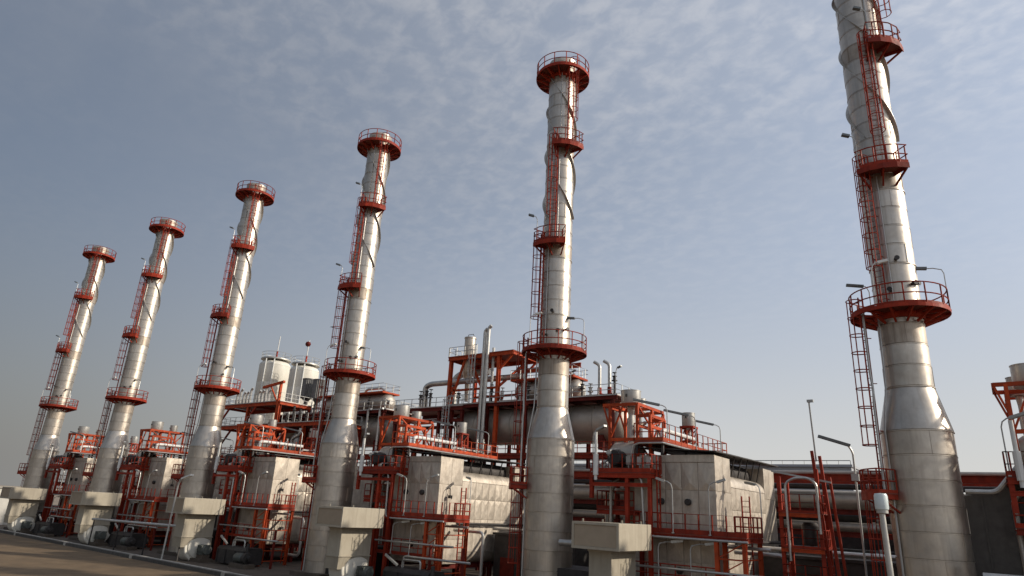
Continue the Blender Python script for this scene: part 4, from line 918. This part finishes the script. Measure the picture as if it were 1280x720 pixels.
t = thing('lantern_post', (21.05, -10.0, 0), 'grey post with a white glass lantern in front of the nearest stack', 'lamp post')
MB().tube([(0.08, 0, 0), (-0.02, 0, 6.5)], [0.125, 0.10], 12).build('post', 'galv', t)
g = MB().lathe([(0.0, 6.55), (0.17, 6.55), (0.225, 6.6), (0.235, 6.68), (0.235, 7.08), (0.2, 7.16), (0.0, 7.18)], 20).build('lantern', 'glass_lamp', t)
MB().lathe([(0.13, 6.44), (0.2, 6.46), (0.2, 6.56), (0.0, 6.56)], 16).build('lantern_collar', 'galv', t)

t = thing('street_lamp', (-36.2, -6.2, 0), 'slim grey street lamp in front of the third stack at the kerb', 'street lamp')
MB().tube(smooth_path([(-0.25, 0, 0), (0, 0, 6.6), (0.25, 0, 7.0), (0.9, 0, 7.2)], 0.3), [0.1]+[0.075]*8 if False else 0.08, 8).build('pole', 'pole_grey', t)
MB().bar((0.5, 0, 7.1), (2.0, 0, 7.45), 0.3, 0.14).build('lamp_head', 'white', t, False)
t = thing('guard_rail', (-52, -4.4, 0), 'long grey pipe rail at low height between second and third stacks', 'guard rail')
MB().tube([(-3.5, 0, 2.75), (15.2, 0, 2.95)], 0.13, 10).build('rail_pipe', 'pipe_lag', t)
for x in (-3.2, 2.5, 8.4, 14.8): MB().bar((x, 0.05, 0), (x, 0.05, 2.7), 0.10).build('support', 'dark_steel', t, False)

# ------------------------------------------------------------------ far sheds, low buildings and yard wall
t = thing('warehouse', (-8, 64, 0), 'long pale grey warehouse with a blue stripe on the right horizon', 'warehouse')
n = 24
me = MB().box(0, 1.98, -0.06, 0, 0, 12.3).mesh('wall_sheet', False); me.materials.append(M['shed'])
for k in range(n): piece('wall_sheet', me, t, (-32+2.0*k, 0, 0))
MB().box(-32, 16, 0.02, 30, 0, 14.0).build('hall', 'shed', t, False)
MB().box(-32, 16.02, -0.14, -0.03, 12.4, 12.85).build('stripe', 'shed_blue', t, False)
MB().box(-32.2, 16.2, -0.4, 30.2, 14.02, 14.35).build('roof', 'shed', t, False)
rail([(-32, -0.2, 14.35), (16, -0.2, 14.35)], 0.5, 1.5, toe=0).build('roof_rail', 'pole_grey', t)
def block(x, y, w, d, h, label, mt='far_white', rows=1):
    t = thing('low_building', (x, y, 0), label, 'building', 'far low buildings')
    MB().box(-w/2, w/2, 0, d, 0, h).build('wall', mt, t, False); MB().box(-w/2-0.2, w/2+0.2, -0.2, d+0.2, h+0.01, h+0.35).build('roof', 'concrete', t, False)
    wm = MB().box(-0.7, 0.7, -0.06, 0.02, 0, 1.3).mesh('window', False); wm.materials.append(M['dark'])
    for k in range(int(w/4)):
        for r_ in range(rows): piece('window', wm, t, (-w/2+2+4*k, 0, 1.2+3.2*r_))
block(-190, 60, 60, 14, 11.5, 'pale low building on the far left horizon', rows=3)
block(-140, 30, 26, 12, 9.2, 'pale building behind the farthest stack', rows=2)
block(-102, -0.5, 7, 8, 5.2, 'small pale cabin at the left picture edge beside the farthest intake')
t = thing('plant_shed', (46, 26, 0), 'dark low plant shed behind the nearest stack at right', 'shed')
MB().box(-14, 14, 0, 10, 0, 8.2).build('wall', 'dark_steel', t, False); MB().box(-14.3, 14.3, -0.3, 10.3, 8.22, 8.5).build('roof', 'galv', t, False)
for k in range(7): MB().box(-13+4*k, -10.4+4*k, -0.05, 0.03, 0.1, 4.2).build('roller_door', 'galv', t, False)

t = thing('economiser', (21.65, 0, 0), 'dark grey sloping casing at the right edge beside the nearest stack', 'casing')
MB().prism_y([(1.3, 0.2), (5.9, 0.2), (5.9, 9.6), (4.35, 8.9), (2.75, 7.85), (1.3, 7.75)], 2.4, 4.3).build('casing_body', 'casing_grey', t, False)
for x, z in ((2.2, 7.7), (3.5, 8.2), (4.9, 9.0)): MB().bar((x, 2.36, 0.2), (x, 2.36, z), 0.08, 0.08).build('stiffener', 'casing_grey', t, False)
MB().tube(smooth_path([(1.6, 1.9, 7.9), (2.9, 1.9, 7.9), (4.3, 1.7, 9.6), (5.4, 1.5, 10.6)], 0.3), 0.14, 10).build('drain_pipe', 'pipe_lag', t)
MB().tube(smooth_path([(4.7, 1.2, 9.0), (4.2, 1.0, 7.4), (4.2, 0.9, 6.6), (4.6, 0.8, 3.6)], 0.3), 0.13, 10).build('drain_pipe', 'dark_steel', t)
t = thing('dark_backdrop', (-30, 25, 0), 'long dark building added to darken the background behind the pipe rack', 'building')
MB().box(-78, 62, 0, 9, 0, 6.0).build('wall', 'dark_steel', t, False); MB().box(-78.3, 62.3, -0.4, 9.3, 6.02, 6.3).build('roof', 'concrete', t, False)  # added dark mass that closes the bright view under the rack
for k in range(28): MB().box(-75+5*k, -73+5*k, -0.05, 0.04, 3.4, 4.8).build('window', 'dark', t, False)

# ------------------------------------------------------------------ a bird at the left edge
b = MB().add([(0,0,0),(0.5,0.1,0.12),(0.9,0,0.05),(-0.5,0.1,0.12),(-0.9,0,0.05),(0,0.35,0.03),(0,-0.35,0.02),(0,0,-0.1),(0.5,-0.12,0.1),(-0.5,-0.12,0.1)],
             [(0,1,5),(0,5,3),(1,2,8),(3,9,4),(0,8,1),(0,3,9),(0,6,8),(0,9,6),(7,5,1),(7,3,5),(7,8,6),(7,6,9),(7,1,8),(7,9,3)])
o = b.build('bird', 'dark', None, False); o.location = (-77, 40, 38); tag(o, 'tiny dark bird in the sky at the left edge', 'bird')
